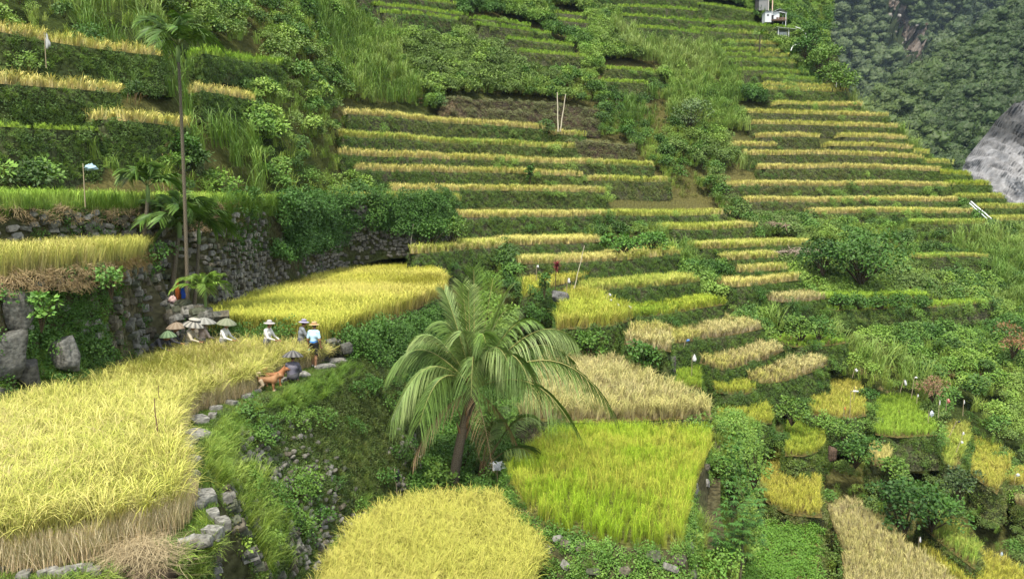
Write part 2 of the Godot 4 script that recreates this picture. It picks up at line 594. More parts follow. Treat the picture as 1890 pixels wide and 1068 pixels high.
# one terrace: its stone wall (a thing) with the earth behind it, and the rice on it
func terrace(desc: String, front: PackedVector3Array, back: PackedVector3Array, crop: Array, hs: float, o := {}) -> void:
	var zone: String = o.get("zone", "hill")
	var wall_label: String = o.get("wall_label", "mossy stone wall under the " + desc)
	var n := clampi(int(front[0].distance_to(front[front.size() - 1]) / 1.1), 6, 60)
	n = o.get("n", n)
	# edges that wander a little, as hand-laid banks do
	front = resample(front, n)
	for k in front.size():
		var wob := mid.get_noise_3dv(front[k] * 0.8)
		front[k] += Vector3(wob * 0.25, 0.28 * mid.get_noise_3dv(front[k] * 0.45 + Vector3(40, 0, 0)), wob * 0.7)
	var s := sheet(front, back, n)
	var w := thing("terrace_wall", wall_label, "wall", Vector3.ZERO, 0.0, o.get("wall_group", "terrace walls on the mountainside"))
	var ends := PackedVector3Array([back[0]])
	ends.append_array(front)
	ends.append(back[back.size() - 1])
	if o.get("wall", true):
		lay_wall(w, ends if o.get("ends", true) else front, hs, o.get("batter", 0.14), n + 8, zone, o.get("c0", MOSS), o.get("c1", ROCK))
	piece("earth_bed", sheet_mesh(s, 3, 0.05, 1.0, Color(0.10, 0.085, 0.03), Color(0.16, 0.13, 0.05), M.earth), w)
	var kept := PackedVector3Array()
	var nb := resample(back, front.size() - 1)
	for k in front.size(): kept.append(front[k].lerp(nb[k], o.get("plan", 1.0)))
	outline(front, kept)
	if crop.is_empty():
		return
	var tr := []
	var cols := PackedColorArray()
	var tall: float = o.get("tall", 1.15)
	grow(tr, cols, s, o.get("density", 18.0), {"s0": 0.6 * tall, "s1": 1.2 * tall, "cs": crop, "freq": o.get("freq", 1.0), "jit": 0.13, "v0": o.get("v0", 0.02), "v1": o.get("v1", 1.0), "flow": o.get("flow", 0.3), "tilt": 0.24})
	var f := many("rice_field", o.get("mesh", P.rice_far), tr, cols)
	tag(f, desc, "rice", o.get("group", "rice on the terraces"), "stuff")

# a strip on the mountainside given by its front edge, its depth and the drop of its wall in metres
func strip(desc: String, pts: Array, hs: float, crop: Array, o := {}) -> void:
	var front := PackedVector3Array()
	for p in pts:
		front.append(hill(p[0], p[1]))
	# each terrace is close to level
	var my := 0.0
	for p in front: my += p.y / front.size()
	for k in front.size():
		front[k].y = lerpf(front[k].y, my, 0.25)
	var dir := front[front.size() - 1] - front[0]
	dir.y = 0
	var inn := -dir.normalized().cross(Vector3.UP)
	inn = (inn * 0.6 + Vector3(0, 0, -1) * 0.5).normalized()
	var back := PackedVector3Array()
	var wd: float = o.get("wide", 3.2)
	for p in front:
		back.append(p + inn * wd)
	terrace(desc, front, back, crop, hs, o)
func valley(desc: String, near: Array, far: Array, crop: Array, hs: float, o := {}) -> void:
	var m: Array = near[near.size() / 2]
	var y: float = o.get("y", hill(m[0], m[1]).y)
	terrace(desc, levels(near, y), levels(far, y), crop, hs, o)

func far_terraces() -> void:
	var g := {"zone": "middle hill"}
	# left of the gully, above eye level, top to bottom
	strip("long golden rice strip with a dip at the two bare poles, right of the tall cane", [[640, 213], [700, 216], [760, 219], [860, 227], [940, 232], [1014, 239]], 2.2, GOLD, g)
	strip("short golden rice strip just right of the two bare poles", [[1030, 248], [1082, 253]], 1.8, GOLD, g)
	strip("half green rice strip one level below the strip with two poles", [[630, 253], [740, 258], [840, 263], [1000, 271], [1064, 275]], 2.2, MIXED, g)
	strip("long golden rice strip ending under the reddish dry vines", [[632, 288], [740, 290], [862, 294], [1031, 302], [1207, 306]], 2.0, GOLD, g)
	strip("golden rice strip above the dark upright shrub in the middle wall", [[655, 316], [760, 317], [862, 319], [980, 322], [1080, 326]], 1.9, GOLD, g)
	strip("short golden rice strip at the foot of the gully", [[1087, 334], [1160, 335], [1238, 336]], 2.0, GOLD, g)
	strip("pale gold rice strip that starts right of the bushy dark wall", [[722, 351], [840, 353], [930, 353], [1123, 356]], 2.6, GOLD, g)
	strip("longest golden rice strip at eye level, right of the bushy wall end", [[814, 402], [930, 402], [1100, 401], [1240, 397], [1348, 394]], 3.0, GOLD, {"zone": "middle hill", "wide": 5.0})
	var br := {"zone": "brown walls", "wide": 2.4, "c0": Color(0.11, 0.085, 0.055), "c1": Color(0.15, 0.12, 0.09)}
	strip("ledge of browned vines above the strip with two poles", [[815, 196], [880, 200], [960, 206], [1020, 214], [1110, 226]], 2.0, [], br.merged({"wall_label": "wall of browned vines just above the strip with two poles"}))
	strip("upper ledge of browned vines", [[825, 180], [900, 184], [1000, 190], [1110, 206]], 1.8, [], br.merged({"wall_label": "upper wall covered in browned reddish vines left of the gully"}))
	strip("ledge of reddish dry vines", [[1048, 262], [1100, 264], [1170, 270]], 2.2, [], br.merged({"wall_label": "bare grey wall with reddish dry vines right of the two poles"}))
	# below eye level, towards the middle of the picture
	strip("golden rice strip left of the bright green hedge", [[938, 452], [1010, 450], [1112, 447]], 3.0, GOLD, {"zone": "middle hill", "wide": 6.0})
	strip("golden rice strip above the red leaved shrub", [[964, 489], [1060, 486], [1140, 482], [1200, 477], [1260, 468]], 3.4, GOLD, {"zone": "middle hill", "wide": 6.0})
	strip("golden rice strip with the leaning bamboo pole before it", [[1088, 541], [1160, 534], [1265, 524], [1294, 520]], 3.2, MIXED, {"zone": "middle hill", "wide": 6.0})
	strip("green to golden rice strip ending in a tall grey wall", [[1165, 588], [1230, 580], [1300, 570], [1343, 562]], 3.4, LIME, {"zone": "middle hill", "wide": 6.0})
	strip("wide pale gold rice strip above the ivy covered wall", [[1228, 638], [1290, 628], [1350, 617], [1408, 603]], 3.2, TAN, {"zone": "middle hill", "wide": 7.0})
	strip("tan rice strip curving down towards the two small yellow fields", [[1335, 686], [1375, 676], [1412, 665], [1452, 642]], 2.6, TAN, {"zone": "middle hill", "wide": 4.5})
	strip("tan rice strip curving below the small bright green lawn", [[1410, 711], [1450, 706], [1490, 690], [1530, 668]], 2.4, TAN, {"zone": "middle hill", "wide": 4.5})
	strip("golden rice strip running into the pile of dry branches", [[1236, 425], [1300, 423], [1402, 419]], 2.6, GOLD, {"zone": "middle hill", "wide": 4.0})
	strip("golden rice strip ending at the tangled grey branches", [[1296, 460], [1370, 456], [1440, 453], [1500, 451]], 2.2, GOLD, {"zone": "middle hill", "wide": 4.0})
	strip("narrow golden rice strip under the tangled grey branches", [[1350, 481], [1400, 478], [1440, 475]], 1.5, GOLD, {"zone": "middle hill", "wide": 3.0})
	strip("narrow golden rice strip left of the dark spreading tree", [[1376, 505], [1420, 503], [1460, 500]], 1.6, GOLD, {"zone": "middle hill", "wide": 3.0})
	strip("golden rice strip with the tall mossy end wall left of the lawn hedge", [[1355, 532], [1420, 526], [1484, 517]], 3.0, GOLD, {"zone": "middle hill", "wide": 4.0})
	strip("tan rice patch beside the trimmed green hedge", [[1438, 559], [1480, 557], [1522, 552]], 1.6, TAN, {"zone": "middle hill", "wide": 4.0})
	strip("long bright green strip on the right slope above the cane thicket", [[1540, 573], [1640, 570], [1740, 565], [1832, 560]], 1.8, GREEN, {"zone": "right slope", "wide": 3.0, "tall": 0.6})
	strip("small bright green lawn strip above the tan curve", [[1468, 640], [1520, 638], [1572, 632]], 1.8, GREEN, {"zone": "right slope", "wide": 5.0, "tall": 0.6})
	strip("green strip along the trimmed hedge on the right slope", [[1530, 552], [1630, 550], [1722, 549]], 1.5, GREEN, {"zone": "right slope", "wide": 2.5, "tall": 0.9})
	strip("narrow green ledge right of the dark spreading tree", [[1700, 476], [1780, 474], [1830, 476]], 1.5, MIXED, {"zone": "right slope", "wide": 3.0, "tall": 0.7})
	# the right-hand hillside, top to bottom
	var rows := [
		["green strip right under the white house", [[1312, 43], [1400, 47], [1465, 56]], 1.7, GREEN],
		["green strip second below the white house", [[1277, 52], [1340, 60], [1420, 65]], 1.6, MIXED],
		["green strip beside the small shed", [[1340, 77], [1390, 79], [1434, 83]], 1.4, MIXED],
		["short green strip under the small palm on the summit side", [[1328, 92], [1390, 94], [1442, 96]], 1.2, MIXED],
		["short green strip fifth below the white house", [[1335, 104], [1400, 104], [1455, 103]], 1.2, MIXED],
		["green strip sixth below the white house, left end in cane", [[1360, 114], [1420, 116], [1471, 116]], 1.5, MIXED],
		["green strip at the foot of the summit bushes", [[1365, 131], [1430, 133], [1495, 135]], 1.4, MIXED],
		["green strip under the summit bushes, one level lower", [[1410, 145], [1460, 146], [1508, 149]], 1.4, MIXED],
		["thin pale gold strip, uppermost golden one on the right hillside", [[1410, 159], [1480, 160], [1542, 161]], 1.2, GOLD],
		["thin pale gold strip above the tallest bare wall", [[1410, 168], [1490, 168], [1566, 169]], 2.5, GOLD],
		["gold strip whose right end juts past the tall bare wall", [[1436, 194], [1510, 194], [1590, 196]], 1.8, GOLD],
		["bright gold strip with straight right end on the ridge line", [[1374, 210], [1440, 210], [1540, 211], [1644, 215]], 1.9, GOLD],
		["long gold strip with pale stones showing in its wall", [[1386, 230], [1480, 231], [1580, 232], [1661, 235]], 2.0, GOLD],
		["gold strip cut short by a slumped green bank", [[1402, 254], [1460, 254], [1512, 255]], 1.6, GOLD],
		["gold strip right of the slumped green bank", [[1552, 254], [1610, 254], [1672, 256]], 1.6, GOLD],
		["short gold strip left of the slumped bank, one level lower", [[1353, 269], [1390, 269], [1438, 270]], 1.5, GOLD],
		["gold strip right of the slumped bank, one level lower", [[1534, 271], [1610, 271], [1690, 273]], 1.6, GOLD],
		["green rounded terrace end below the ridge bush", [[1690, 280], [1706, 281], [1722, 283]], 2.6, MIXED],
		["gold strip running the full width below the slumped bank", [[1373, 284], [1430, 286], [1560, 288], [1640, 289], [1710, 291]], 2.2, GOLD],
		["green terrace end jutting out on the ridge, below the rounded one", [[1708, 298], [1735, 299], [1762, 302]], 2.0, MIXED],
		["wide gold strip with a tall mossy wall", [[1405, 311], [1500, 311], [1620, 312], [1738, 314]], 2.3, GOLD],
		["bright green terrace end beside the wide gold strip", [[1738, 319], [1770, 320], [1797, 323]], 2.2, LIME],
		["gold strip above the steep bank with small bushes", [[1342, 342], [1430, 342], [1540, 343], [1650, 344], [1762, 345]], 2.6, GOLD],
		["bright green terrace end near the rock cliff", [[1755, 341], [1795, 340], [1832, 339]], 2.0, LIME],
		["long gold strip ending at the foot of the pale leaning pipes", [[1372, 372], [1480, 372], [1620, 372], [1774, 373]], 2.2, GOLD],
		["green gold terrace end above the pale leaning pipes", [[1772, 367], [1815, 366], [1862, 365]], 1.9, MIXED],
		["long gold strip just above the dark spreading tree", [[1498, 393], [1600, 393], [1700, 394], [1797, 395]], 2.4, GOLD],
		["green gold strip right of the pale leaning pipes", [[1812, 386], [1850, 385], [1920, 384]], 2.0, MIXED],
		["thin green gold strip above the dark hedge on the right", [[1683, 416], [1750, 416], [1822, 415]], 1.6, MIXED],
		["green strip at the right picture edge below the pipes", [[1832, 410], [1870, 408], [1930, 407]], 2.2, MIXED]]
	for r in rows:
		strip(r[0], r[1], r[2] + 0.5, r[3], {"zone": "right hill", "wide": 3.4})
	# high green strips at the top
	var top := [
		["bright green strip, highest on the left of the summit", [[690, 13], [770, 18], [866, 28]], 1.8],
		["bright green strip with the darkest bare wall, high on the hill", [[702, 27], [770, 29], [850, 37]], 2.0],
		["bright green strip left of the small round bushes", [[868, 36], [920, 39], [982, 47]], 1.6],
		["bright green strip with a wide grey wall below it", [[880, 48], [940, 52], [1020, 62]], 2.2],
		["bright green strip above another grey wall, right of the cane", [[938, 71], [1000, 76], [1060, 86]], 2.2],
		["lowest bright green strip above the bushy slope", [[962, 95], [1020, 100], [1082, 107]], 1.2],
		["small green strip beside the round bushes near the top", [[1024, 24], [1060, 25], [1088, 28]], 1.6],
		["small green strip, lower of two near the top", [[1030, 36], [1060, 38], [1090, 40]], 1.6],
		["long green strip at the top edge left of the house", [[1146, 12], [1200, 14], [1290, 20]], 2.0],
		["long green strip second from the top edge left of the house", [[1150, 30], [1220, 33], [1310, 40]], 2.0],
		["short green strip above the grey green round bush, upper", [[1172, 52], [1240, 55], [1300, 62]], 1.6],
		["short green ledge amid bushes left of the gully head", [[1120, 128], [1180, 130], [1232, 137]], 1.4],
		["lower green ledge amid bushes left of the gully head", [[1112, 152], [1160, 154], [1200, 158]], 1.4],
		["green strip at the top edge towards the house", [[1290, 8], [1340, 14], [1390, 26]], 2.0],
		["green strip at the very top edge of the hill", [[1100, -4], [1200, -2], [1300, 0]], 2.0],
		["green strip at the top edge left of centre", [[660, -6], [760, -2], [860, 6]], 1.6]]
	for r in top:
		strip(r[0], r[1], r[2] + 0.4, GREEN, {"zone": "top hill", "wide": 3.4, "tall": 1.0})
	# upper left
	strip("dull golden rice strip high on the left, curving behind the tall palm", [[-120, 40], [0, 63], [100, 79], [200, 95], [300, 109]], 2.2, GOLD, {"zone": "left hill", "wide": 2.6})
	strip("green strip right of the tall palm crown", [[375, 110], [450, 113], [522, 116]], 1.8, GREEN, {"zone": "left hill", "wide": 3.0})
	strip("dull golden rice field on the left, level with the palm crown foot", [[-120, 152], [0, 160], [70, 163], [150, 168], [215, 172]], 3.2, GOLD, {"zone": "left hill", "wide": 3.2})
	strip("narrow golden rice strip right of the tall palm stem", [[372, 174], [420, 179], [474, 187]], 1.8, GOLD, {"zone": "left hill", "wide": 2.6})
	strip("narrow golden rice strip behind the tall palm stem", [[178, 226], [250, 231], [360, 236]], 3.2, GOLD, {"zone": "left hill", "wide": 2.6})
	strip("bare grassy ledge above the tall dark stone wall on the left", [[-120, 236], [0, 238], [100, 240], [180, 243]], 3.6, GREEN, {"zone": "left hill", "wide": 2.2, "tall": 0.5})

func valley_fields() -> void:
	var z := "valley"
	var o := {"zone": z, "density": 30.0, "tall": 0.8, "flow": 0.35, "mesh": P.rice_valley, "plan": 0.7, "wall_group": "terrace walls in the lower valley", "group": "rice on the lower terraces"}
	valley("small yellow rice field, lower of two behind the lime field", [[1322, 772], [1370, 782], [1424, 778]], [[1322, 738], [1375, 738], [1414, 740]], YELLOW, 2.0, o)
	valley("small yellow rice field, upper of two behind the lime field", [[1320, 724], [1370, 727], [1400, 718]], [[1300, 688], [1325, 688], [1350, 694]], YELLOW, 2.0, o)
	valley("bright lime patch of the narrow stepped field, upper part", [[1452, 842], [1490, 844], [1516, 830]], [[1452, 784], [1485, 780], [1526, 804]], LIME, 2.0, o)
	valley("yellow green main part of the narrow stepped field", [[1412, 925], [1450, 948], [1514, 955]], [[1384, 840], [1440, 846], [1508, 850]], YELLOW, 0.9, o)
	valley("bright green weedy field with the slender young trees before it", [[1350, 1130], [1430, 1135], [1510, 1130]], [[1392, 962], [1440, 966], [1516, 974]], [Color(0.10, 0.21, 0.025), Color(0.16, 0.29, 0.035), Color(0.12, 0.24, 0.03)], 2.0, {"zone": z, "density": 14.0, "tall": 1.0, "mesh": P.creepers[0], "y": -17.6})
	valley("large tan rice field at the lower right", [[1530, 932], [1545, 1000], [1560, 1110]], [[1578, 930], [1655, 990], [1745, 1062], [1790, 1110]], TAN, 2.0, o)
	valley("pale yellow rice field in the lower right corner", [[1690, 1012], [1745, 1060], [1800, 1110]], [[1720, 1008], [1800, 1015], [1890, 1058], [1960, 1095]], YELLOW, 2.2, o)
	valley("yellow rice field with bird scarers along its right edge", [[1493, 762], [1550, 772], [1597, 764]], [[1518, 706], [1550, 702], [1585, 712]], YELLOW, 2.4, o)
	valley("green rice field left of the pale grey sack", [[1618, 802], [1660, 810], [1732, 806]], [[1616, 740], [1660, 732], [1690, 740]], GREEN, 2.2, o)
	valley("green gold rice field with a black bird scarer", [[1735, 850], [1762, 872], [1790, 806]], [[1724, 776], [1750, 768], [1788, 772]], MIXED, 2.4, o)
	valley("yellow rice field on the right edge beyond the dark round tree", [[1788, 876], [1815, 895], [1842, 914]], [[1800, 812], [1830, 820], [1870, 846]], YELLOW, 2.2, o)
	valley("very small golden rice patch between bushes in the valley", [[1606, 856], [1625, 860], [1644, 858]], [[1606, 824], [1625, 822], [1642, 824]], GOLD, 1.6, o)
	valley("yellow green sliver of rice at the right picture edge", [[1850, 890], [1900, 894]], [[1852, 870], [1900, 868]], YELLOW, 1.6, o)
	valley("tan sliver of rice at the right picture edge", [[1868, 925], [1900, 940]], [[1866, 898], [1900, 898]], TAN, 1.6, o)
	valley("lime green patch behind the rounded grey wall end", [[1225, 714], [1260, 718], [1292, 716]], [[1232, 680], [1260, 676], [1288, 676]], LIME, 2.0, o)
	valley("tiny tan patch between two ivy covered walls", [[1168, 628], [1215, 624]], [[1165, 606], [1200, 604]], TAN, 1.5, o)
	valley("yellow green sloping strip above the tan field", [[1690, 962], [1740, 1005], [1795, 1045]], [[1712, 938], [1765, 976], [1806, 1008]], MIXED, 1.6, o)

# ---------------------------------------------------------------- the near terraces
var stone_mats := []
func stone_on(s: Dictionary, parent: Node, budget: int, w0: float, w1: float, keep: float, v0 := 0.05, v1 := 1.0) -> void:
	# courses of stones, lying proud of the face
	var spotsl := []
	var length := 0.0
	var ra: PackedVector3Array = s.a
	for k in s.n: length += ra[k].distance_to(ra[k + 1])
	var hgt: float = s.area / length
	var row_h := (w0 + w1) * 0.36
	var rows := int(hgt * (v1 - v0) / row_h)
	for r in rows:
		var t := rng.randf() * w0
		while t < length:
			var wd := rng.randf_range(w0, w1)
			var u := (t + wd * 0.5) / length
			var v := v0 + (r + 0.5 + rng.randf_range(-0.25, 0.25)) * row_h / hgt
			t += wd * rng.randf_range(0.9, 1.25)
			if u >= 1.0 or v > 1.0: continue
			var p := on_sheet(s, u, v)
			var nn := sheet_normal(s, u)
			if nn.y < -0.2: nn = -nn
			p = relief(s, p, nn, v)
			var px := pixel(p)
			if px.x < -40 or px.x > 1930 or px.y > 1100: continue
			if mid.get_noise_3dv(p * 0.9) * 0.5 + 0.5 + rng.randf_range(-0.25, 0.25) > keep: continue
			spotsl.append([p, u, wd, rng.randf_range(0.7, 1.25) * row_h])
	spotsl.sort_custom(func(a, b): return a[2] * a[3] / a[0].length_squared() > b[2] * b[3] / b[0].length_squared())
	var tr := []
	var cols := PackedColorArray()
	for k in spotsl.size():
		var q = spotsl[k]
		var nor := sheet_normal(s, q[1])
		if nor.y < 0.0 and nor.z < 0.0: nor = -nor
		var x := Vector3.UP.cross(nor).normalized()
		var y := nor.cross(x)
		var b := Basis(x * q[2] * 1.02, y * q[3], nor * rng.randf_range(0.2, 0.42)).rotated(nor, rng.randf_range(-0.4, 0.4))
		var tf := Transform3D(b, q[0] - nor * 0.03)
		if k < budget:
			var o := piece("stone", P.stones[rng.randi() % 8], parent, tf)
			o.material_override = stone_mats[rng.randi() % stone_mats.size()]
		else:
			tr.append(tf)
			cols.append(Color(0.2, 0.19, 0.16) * rng.randf_range(0.6, 1.3))
	if tr.size():
		many("small_stones", P.stones[0], tr, cols, parent)
func cliff(label: String, top: PackedVector3Array, low: PackedVector3Array, n: int, zone: String, budget: int, w0: float, w1: float, keep: float, bulge := 0.0, v0 := 0.05) -> Node3D:
	var w := thing("stone_wall", label, "wall", Vector3.ZERO, 0.0, "near terrace walls")
	var s := sheet(top, low, n)
	piece("earth_face", sheet_mesh(s, 14, 0.3, 1.4, Color(0.05, 0.07, 0.02), Color(0.105, 0.095, 0.055), M.earth, bulge), w)
	stone_on(s, w, budget, w0, w1, keep, v0)
	wall_patches.get_or_add(zone, []).append(s)
	brows.get_or_add(zone, []).append(s)
	return w
func bed(called: String, s: Dictionary, c0 := Color(0.10, 0.085, 0.03), c1 := Color(0.17, 0.13, 0.055), amp := 0.06, nv := 6) -> MeshInstance3D:
	var o := piece(called, sheet_mesh(s, nv, amp, 1.2, c0, c1, M.earth))
	tag(o, "", "", "", "structure")
	return o
func field(label: String, s: Dictionary, mesh: Mesh, dens: float, how: Dictionary) -> MultiMeshInstance3D:
	var tr := []
	var cols := PackedColorArray()
	grow(tr, cols, s, dens, how)
	var t2 := []
	var c2 := PackedColorArray()
	for k in tr.size():                                    # plants that no picture of the place shows are left out
		var q := pixel(tr[k].origin)
		if q.x > -160 and q.x < 2050 and q.y < 1330:
			t2.append(tr[k])
			c2.append(cols[k])
	var f := many("rice_field", mesh, t2, c2)
	tag(f, label, "rice", "rice on the near terraces", "stuff")
	return f

var A_front := [[-400, 1078], [0, 1052], [60, 1050], [160, 1035], [225, 1012], [300, 988], [336, 950], [338, 915], [318, 880], [308, 837], [322, 806], [342, 772], [359, 759], [406, 745], [455, 728], [490, 706], [526, 690], [572, 676], [602, 664]]
var A_edge := [[-400, 1130], [0, 1084], [180, 1064], [332, 1016], [376, 994], [400, 965], [398, 930], [388, 900], [374, 868], [368, 837], [384, 806], [398, 780], [412, 762], [467, 746], [520, 726], [560, 706], [604, 688], [650, 664], [704, 645]]
var G_foot := [[-400, 16.5, -5.85], [0, 20.7, -5.85], [60, 22.0, -5.85], [150, 23.6, -5.85], [230, 25.5, -5.85], [290, 28.3, -5.85], [325, 29.4, -5.85]]
func near_terraces() -> void:
	for k in 5:
		var m: StandardMaterial3D = M.stone.duplicate()
		m.albedo_color = [Color(0.15, 0.15, 0.125), Color(0.22, 0.215, 0.19), Color(0.11, 0.12, 0.08), Color(0.27, 0.265, 0.24), Color(0.15, 0.135, 0.10)][k].linear_to_srgb()
		stone_mats.append(m)
	var ya := -5.75
	# the golden field in the left foreground
	var back_a := spots(G_foot)
	back_a.append_array(spots([[400, 30.2, ya], [500, 30.0, ya], [590, 29.6, ya]]))
	var fa := levels(A_front, ya)
	var sa := sheet(fa, back_a, 60)
	bed("rice_bed", sa)
	var sw := [Color(0.36, 0.38, 0.075), Color(0.47, 0.43, 0.14), Color(0.33, 0.37, 0.06), Color(0.44, 0.38, 0.16), Color(0.42, 0.42, 0.09)]
	var fa_tr := field("ripe golden rice field in the left foreground beside the stone path", sa, P.rice_near, 60.0, {"s0": 0.9, "s1": 1.18, "cs": sw, "freq": 2.6, "jit": 0.22, "flow": 0.75, "tilt": 0.2, "v0": 0.01})
	# pale dry stems along the open side of the field
	var st := []
	var sc_ := PackedColorArray()
	grow(st, sc_, sa, 30.0, {"s0": 0.6, "s1": 1.1, "cs": [Color(0.46, 0.39, 0.24), Color(0.58, 0.5, 0.32), Color(0.36, 0.3, 0.15)], "v0": 0.0, "v1": 0.022, "tilt": 0.16})
	tag(many("dry_stems", P.stalks, st, sc_), "pale dry stems at the open edge of the near golden field", "straw", "", "stuff")
	# the grassy path along its edge
	var ea := levels(A_edge, ya - 0.03)
	var sp := sheet(ea, fa, 60)
	var path := bed("grass_path", sp, Color(0.06, 0.10, 0.02), Color(0.12, 0.13, 0.05), 0.04, 4)
	var tr := []
	var cols := PackedColorArray()
	grow(tr, cols, sp, 190.0, {"s0": 0.3, "s1": 0.8, "cs": [Color(0.10, 0.20, 0.025), Color(0.16, 0.24, 0.04), Color(0.09, 0.17, 0.03)], "freq": 2.0, "patchy": -0.25, "pfreq": 1.5})
	tag(many("short_grass", P.lawn, tr, cols), "short green grass along the stone path", "grass", "", "stuff")
	# flat stones in the path
	for q in [[352, 938, 0.46], [366, 918, 0.55], [383, 925, 0.3], [392, 952, 0.3], [410, 968, 0.3], [372, 1000, 0.34], [392, 985, 0.3], [345, 1004, 0.3], [352, 880, 0.32], [345, 852, 0.5], [338, 828, 0.55], [346, 820, 0.6], [362, 804, 0.7], [366, 777, 0.6], [392, 770, 0.3], [398, 756, 0.3], [428, 746, 0.35], [452, 732, 0.55], [470, 724, 0.4], [522, 704, 0.4], [560, 693, 0.5], [600, 678, 0.6], [624, 668, 0.6], [655, 656, 0.5], [690, 648, 0.5]]:
		var p := on_level(q[0], q[1], ya)
		var o := piece("stone", P.stones[rng.randi() % 8], path, Transform3D(Basis.from_euler(Vector3(rng.randf_range(-0.08, 0.08), rng.randf() * TAU, 0)) * Basis.from_scale(Vector3(q[2] * 1.15, 0.2, q[2] * 0.72)), p + Vector3(0, 0.02, 0)))
		o.material_override = stone_mats[[1, 3, 3][rng.randi() % 3]]
	# pebbles lining the path in the bottom left corner
	for q in [[18, 1048, 0.32], [80, 1058, 0.16], [97, 1056, 0.2], [120, 1058, 0.24], [140, 1054, 0.2], [156, 1052, 0.2], [172, 1056, 0.18], [45, 1062, 0.2]]:
		var p := on_level(q[0], q[1], ya)
		var o := piece("stone", P.stones[rng.randi() % 8], path, Transform3D(Basis.from_euler(Vector3(0, rng.randf() * TAU, 0)) * Basis.from_scale(Vector3(q[2] * 1.2, q[2] * 0.8, q[2])), p))
		o.material_override = stone_mats[[1, 3, 0][rng.randi() % 3]]
	# the bank that falls from the path to the lower fields
	var low_a := spots([[-300, 11.0, -9.8], [150, 12.0, -10.2], [420, 15.0, -10.6], [545, 18.5, -10.6], [596, 21.2, -10.6], [640, 23.5, -10.6], [690, 25.6, -10.6], [735, 27.2, -10.4], [765, 29.5, -10.2], [795, 32.5, -10.1]])
	cliff("tall mossy bank of stones and grass falling from the stone path", ea, low_a, 70, "near bank", 300, 0.13, 0.28, 0.28, 0.25, 0.1)
	# field left, one level up, and its bouldered wall
	var yg := -1.9
	var gt := levels([[-420, 517], [0, 512], [100, 506], [200, 496], [250, 486], [272, 476]], yg)
	gt.append_array(spots([[288, 31.2, yg]]))
	var gfoot := spots(G_foot)
	gfoot.append_array(spots([[318, 31.0, -5.2]]))
	cliff("bouldered wall with shrubs below the raised golden field on the left", gt, gfoot, 44, "left wall", 160, 0.2, 0.4, 0.3, 0.35)
	var sg := sheet(gt, spots([[-420, 21.5, yg], [0, 25.8, yg], [100, 27.6, yg], [200, 30.0, yg], [268, 32.6, yg]]), 30)
	bed("rice_bed", sg)
	field("golden rice field on the raised terrace at the left edge", sg, P.rice_near2, 42.0, {"s0": 0.8, "s1": 1.05, "cs": sw, "freq": 1.2, "jit": 0.15, "flow": 0.15, "v0": 0.01})
	# dry overhanging straw along the lip of that terrace
	tr = []; cols = PackedColorArray()
	grow(tr, cols, sheet(gt, gfoot, 44), 9.0, {"s0": 0.5, "s1": 1.0, "v0": -0.02, "v1": 0.12, "cs": [Color(0.26, 0.19, 0.1), Color(0.34, 0.27, 0.15)], "normal": 0.5})
	tag(many("dry_grass", P.hanging, tr, cols), "dry brown grass hanging over the lip of the raised left terrace", "grass", "", "stuff")
	# level at the height of the eye with the long bushy wall
	var it := spots([[-420, 21.8, 0.0], [0, 26.2, 0.0], [250, 31.0, 0.0], [330, 34.0, 0.0], [400, 35.6, 0.05], [500, 44.6, 0.15], [600, 55.0, 0.4], [700, 59.0, 0.6], [800, 63.0, 0.7], [826, 67.0, 0.7]])
	var lowi := spots([[-420, 21.3, -2.3], [0, 25.7, -2.3], [200, 29.8, -2.3], [275, 32.4, -4.2], [340, 33.6, -4.6], [400, 34.9, -5.1], [500, 43.8, -5.1], [605, 54.0, -5.1], [645, 57.5, -4.6], [700, 59.0, -3.8], [800, 61.5, -3.6], [835, 66.0, -3.6]])
	cliff("long stone wall hung with bushes behind the middle golden field", it, lowi, 80, "bushy wall", 300, 0.2, 0.42, 0.5, 0.2)
	var si := sheet(it, spots([[-420, 25.0, 0.0], [0, 30.0, 0.0], [250, 36.0, 0.0], [330, 39.0, 0.0], [400, 42.0, 0.05], [500, 52.0, 0.15], [600, 64.0, 0.4], [700, 70.0, 0.6], [800, 74.0, 0.7], [850, 74.0, 0.7]]), 50)
	bed("rice_bed", si)
	field("dull golden rice field at eye level above the left stone wall", si, P.rice_mid, 16.0, {"s0": 0.75, "s1": 1.0, "cs": MIXED + [Color(0.46, 0.43, 0.10), Color(0.48, 0.43, 0.12)], "freq": 0.8, "v0": 0.02})
	# the middle golden field
	var yb := -5.0
	var fb := spots([[385, 31.4, yb], [500, 31.0, yb]])
	fb.append_array(levels([[604, 632], [660, 612], [720, 590], [780, 566], [822, 546]], yb))
	var sb := sheet(fb, spots([[392, 34.9, yb], [500, 43.9, yb], [605, 54.6, yb], [690, 72.0, yb], [750, 70.0, yb], [815, 56.0, yb]]), 44)
	bed("rice_bed", sb)
	field("ripe yellow rice field in the middle behind the harvesters", sb, P.rice_mid, 34.0, {"s0": 0.9, "s1": 1.2, "cs": [Color(0.38, 0.40, 0.06), Color(0.45, 0.41, 0.10), Color(0.352, 0.361, 0.044)], "freq": 1.0, "jit": 0.15, "flow": 0.45, "v0": 0.01})
	var lowb := spots([[385, 31.0, -5.8], [500, 30.6, -5.8], [604, 29.6, -5.9], [690, 31.6, -7.0], [750, 33.5, -9.8], [810, 36.5, -10.0], [880, 40.0, -9.8]])
	cliff("low dark stone wall between the two golden fields, dropping to the palm hollow", fb, lowb, 40, "hollow wall", 160, 0.28, 0.5, 0.5)
	# small field behind it
	terrace("small golden rice field beyond the heap of stones", levels([[752, 470], [800, 467], [850, 464], [930, 457], [962, 450]], -3.3), spots([[800, 66, -3.3], [840, 72.0, -3.3], [900, 76.0, -3.3], [970, 76.0, -3.3]]), GOLD, 3.4, {"zone": "middle hill"})
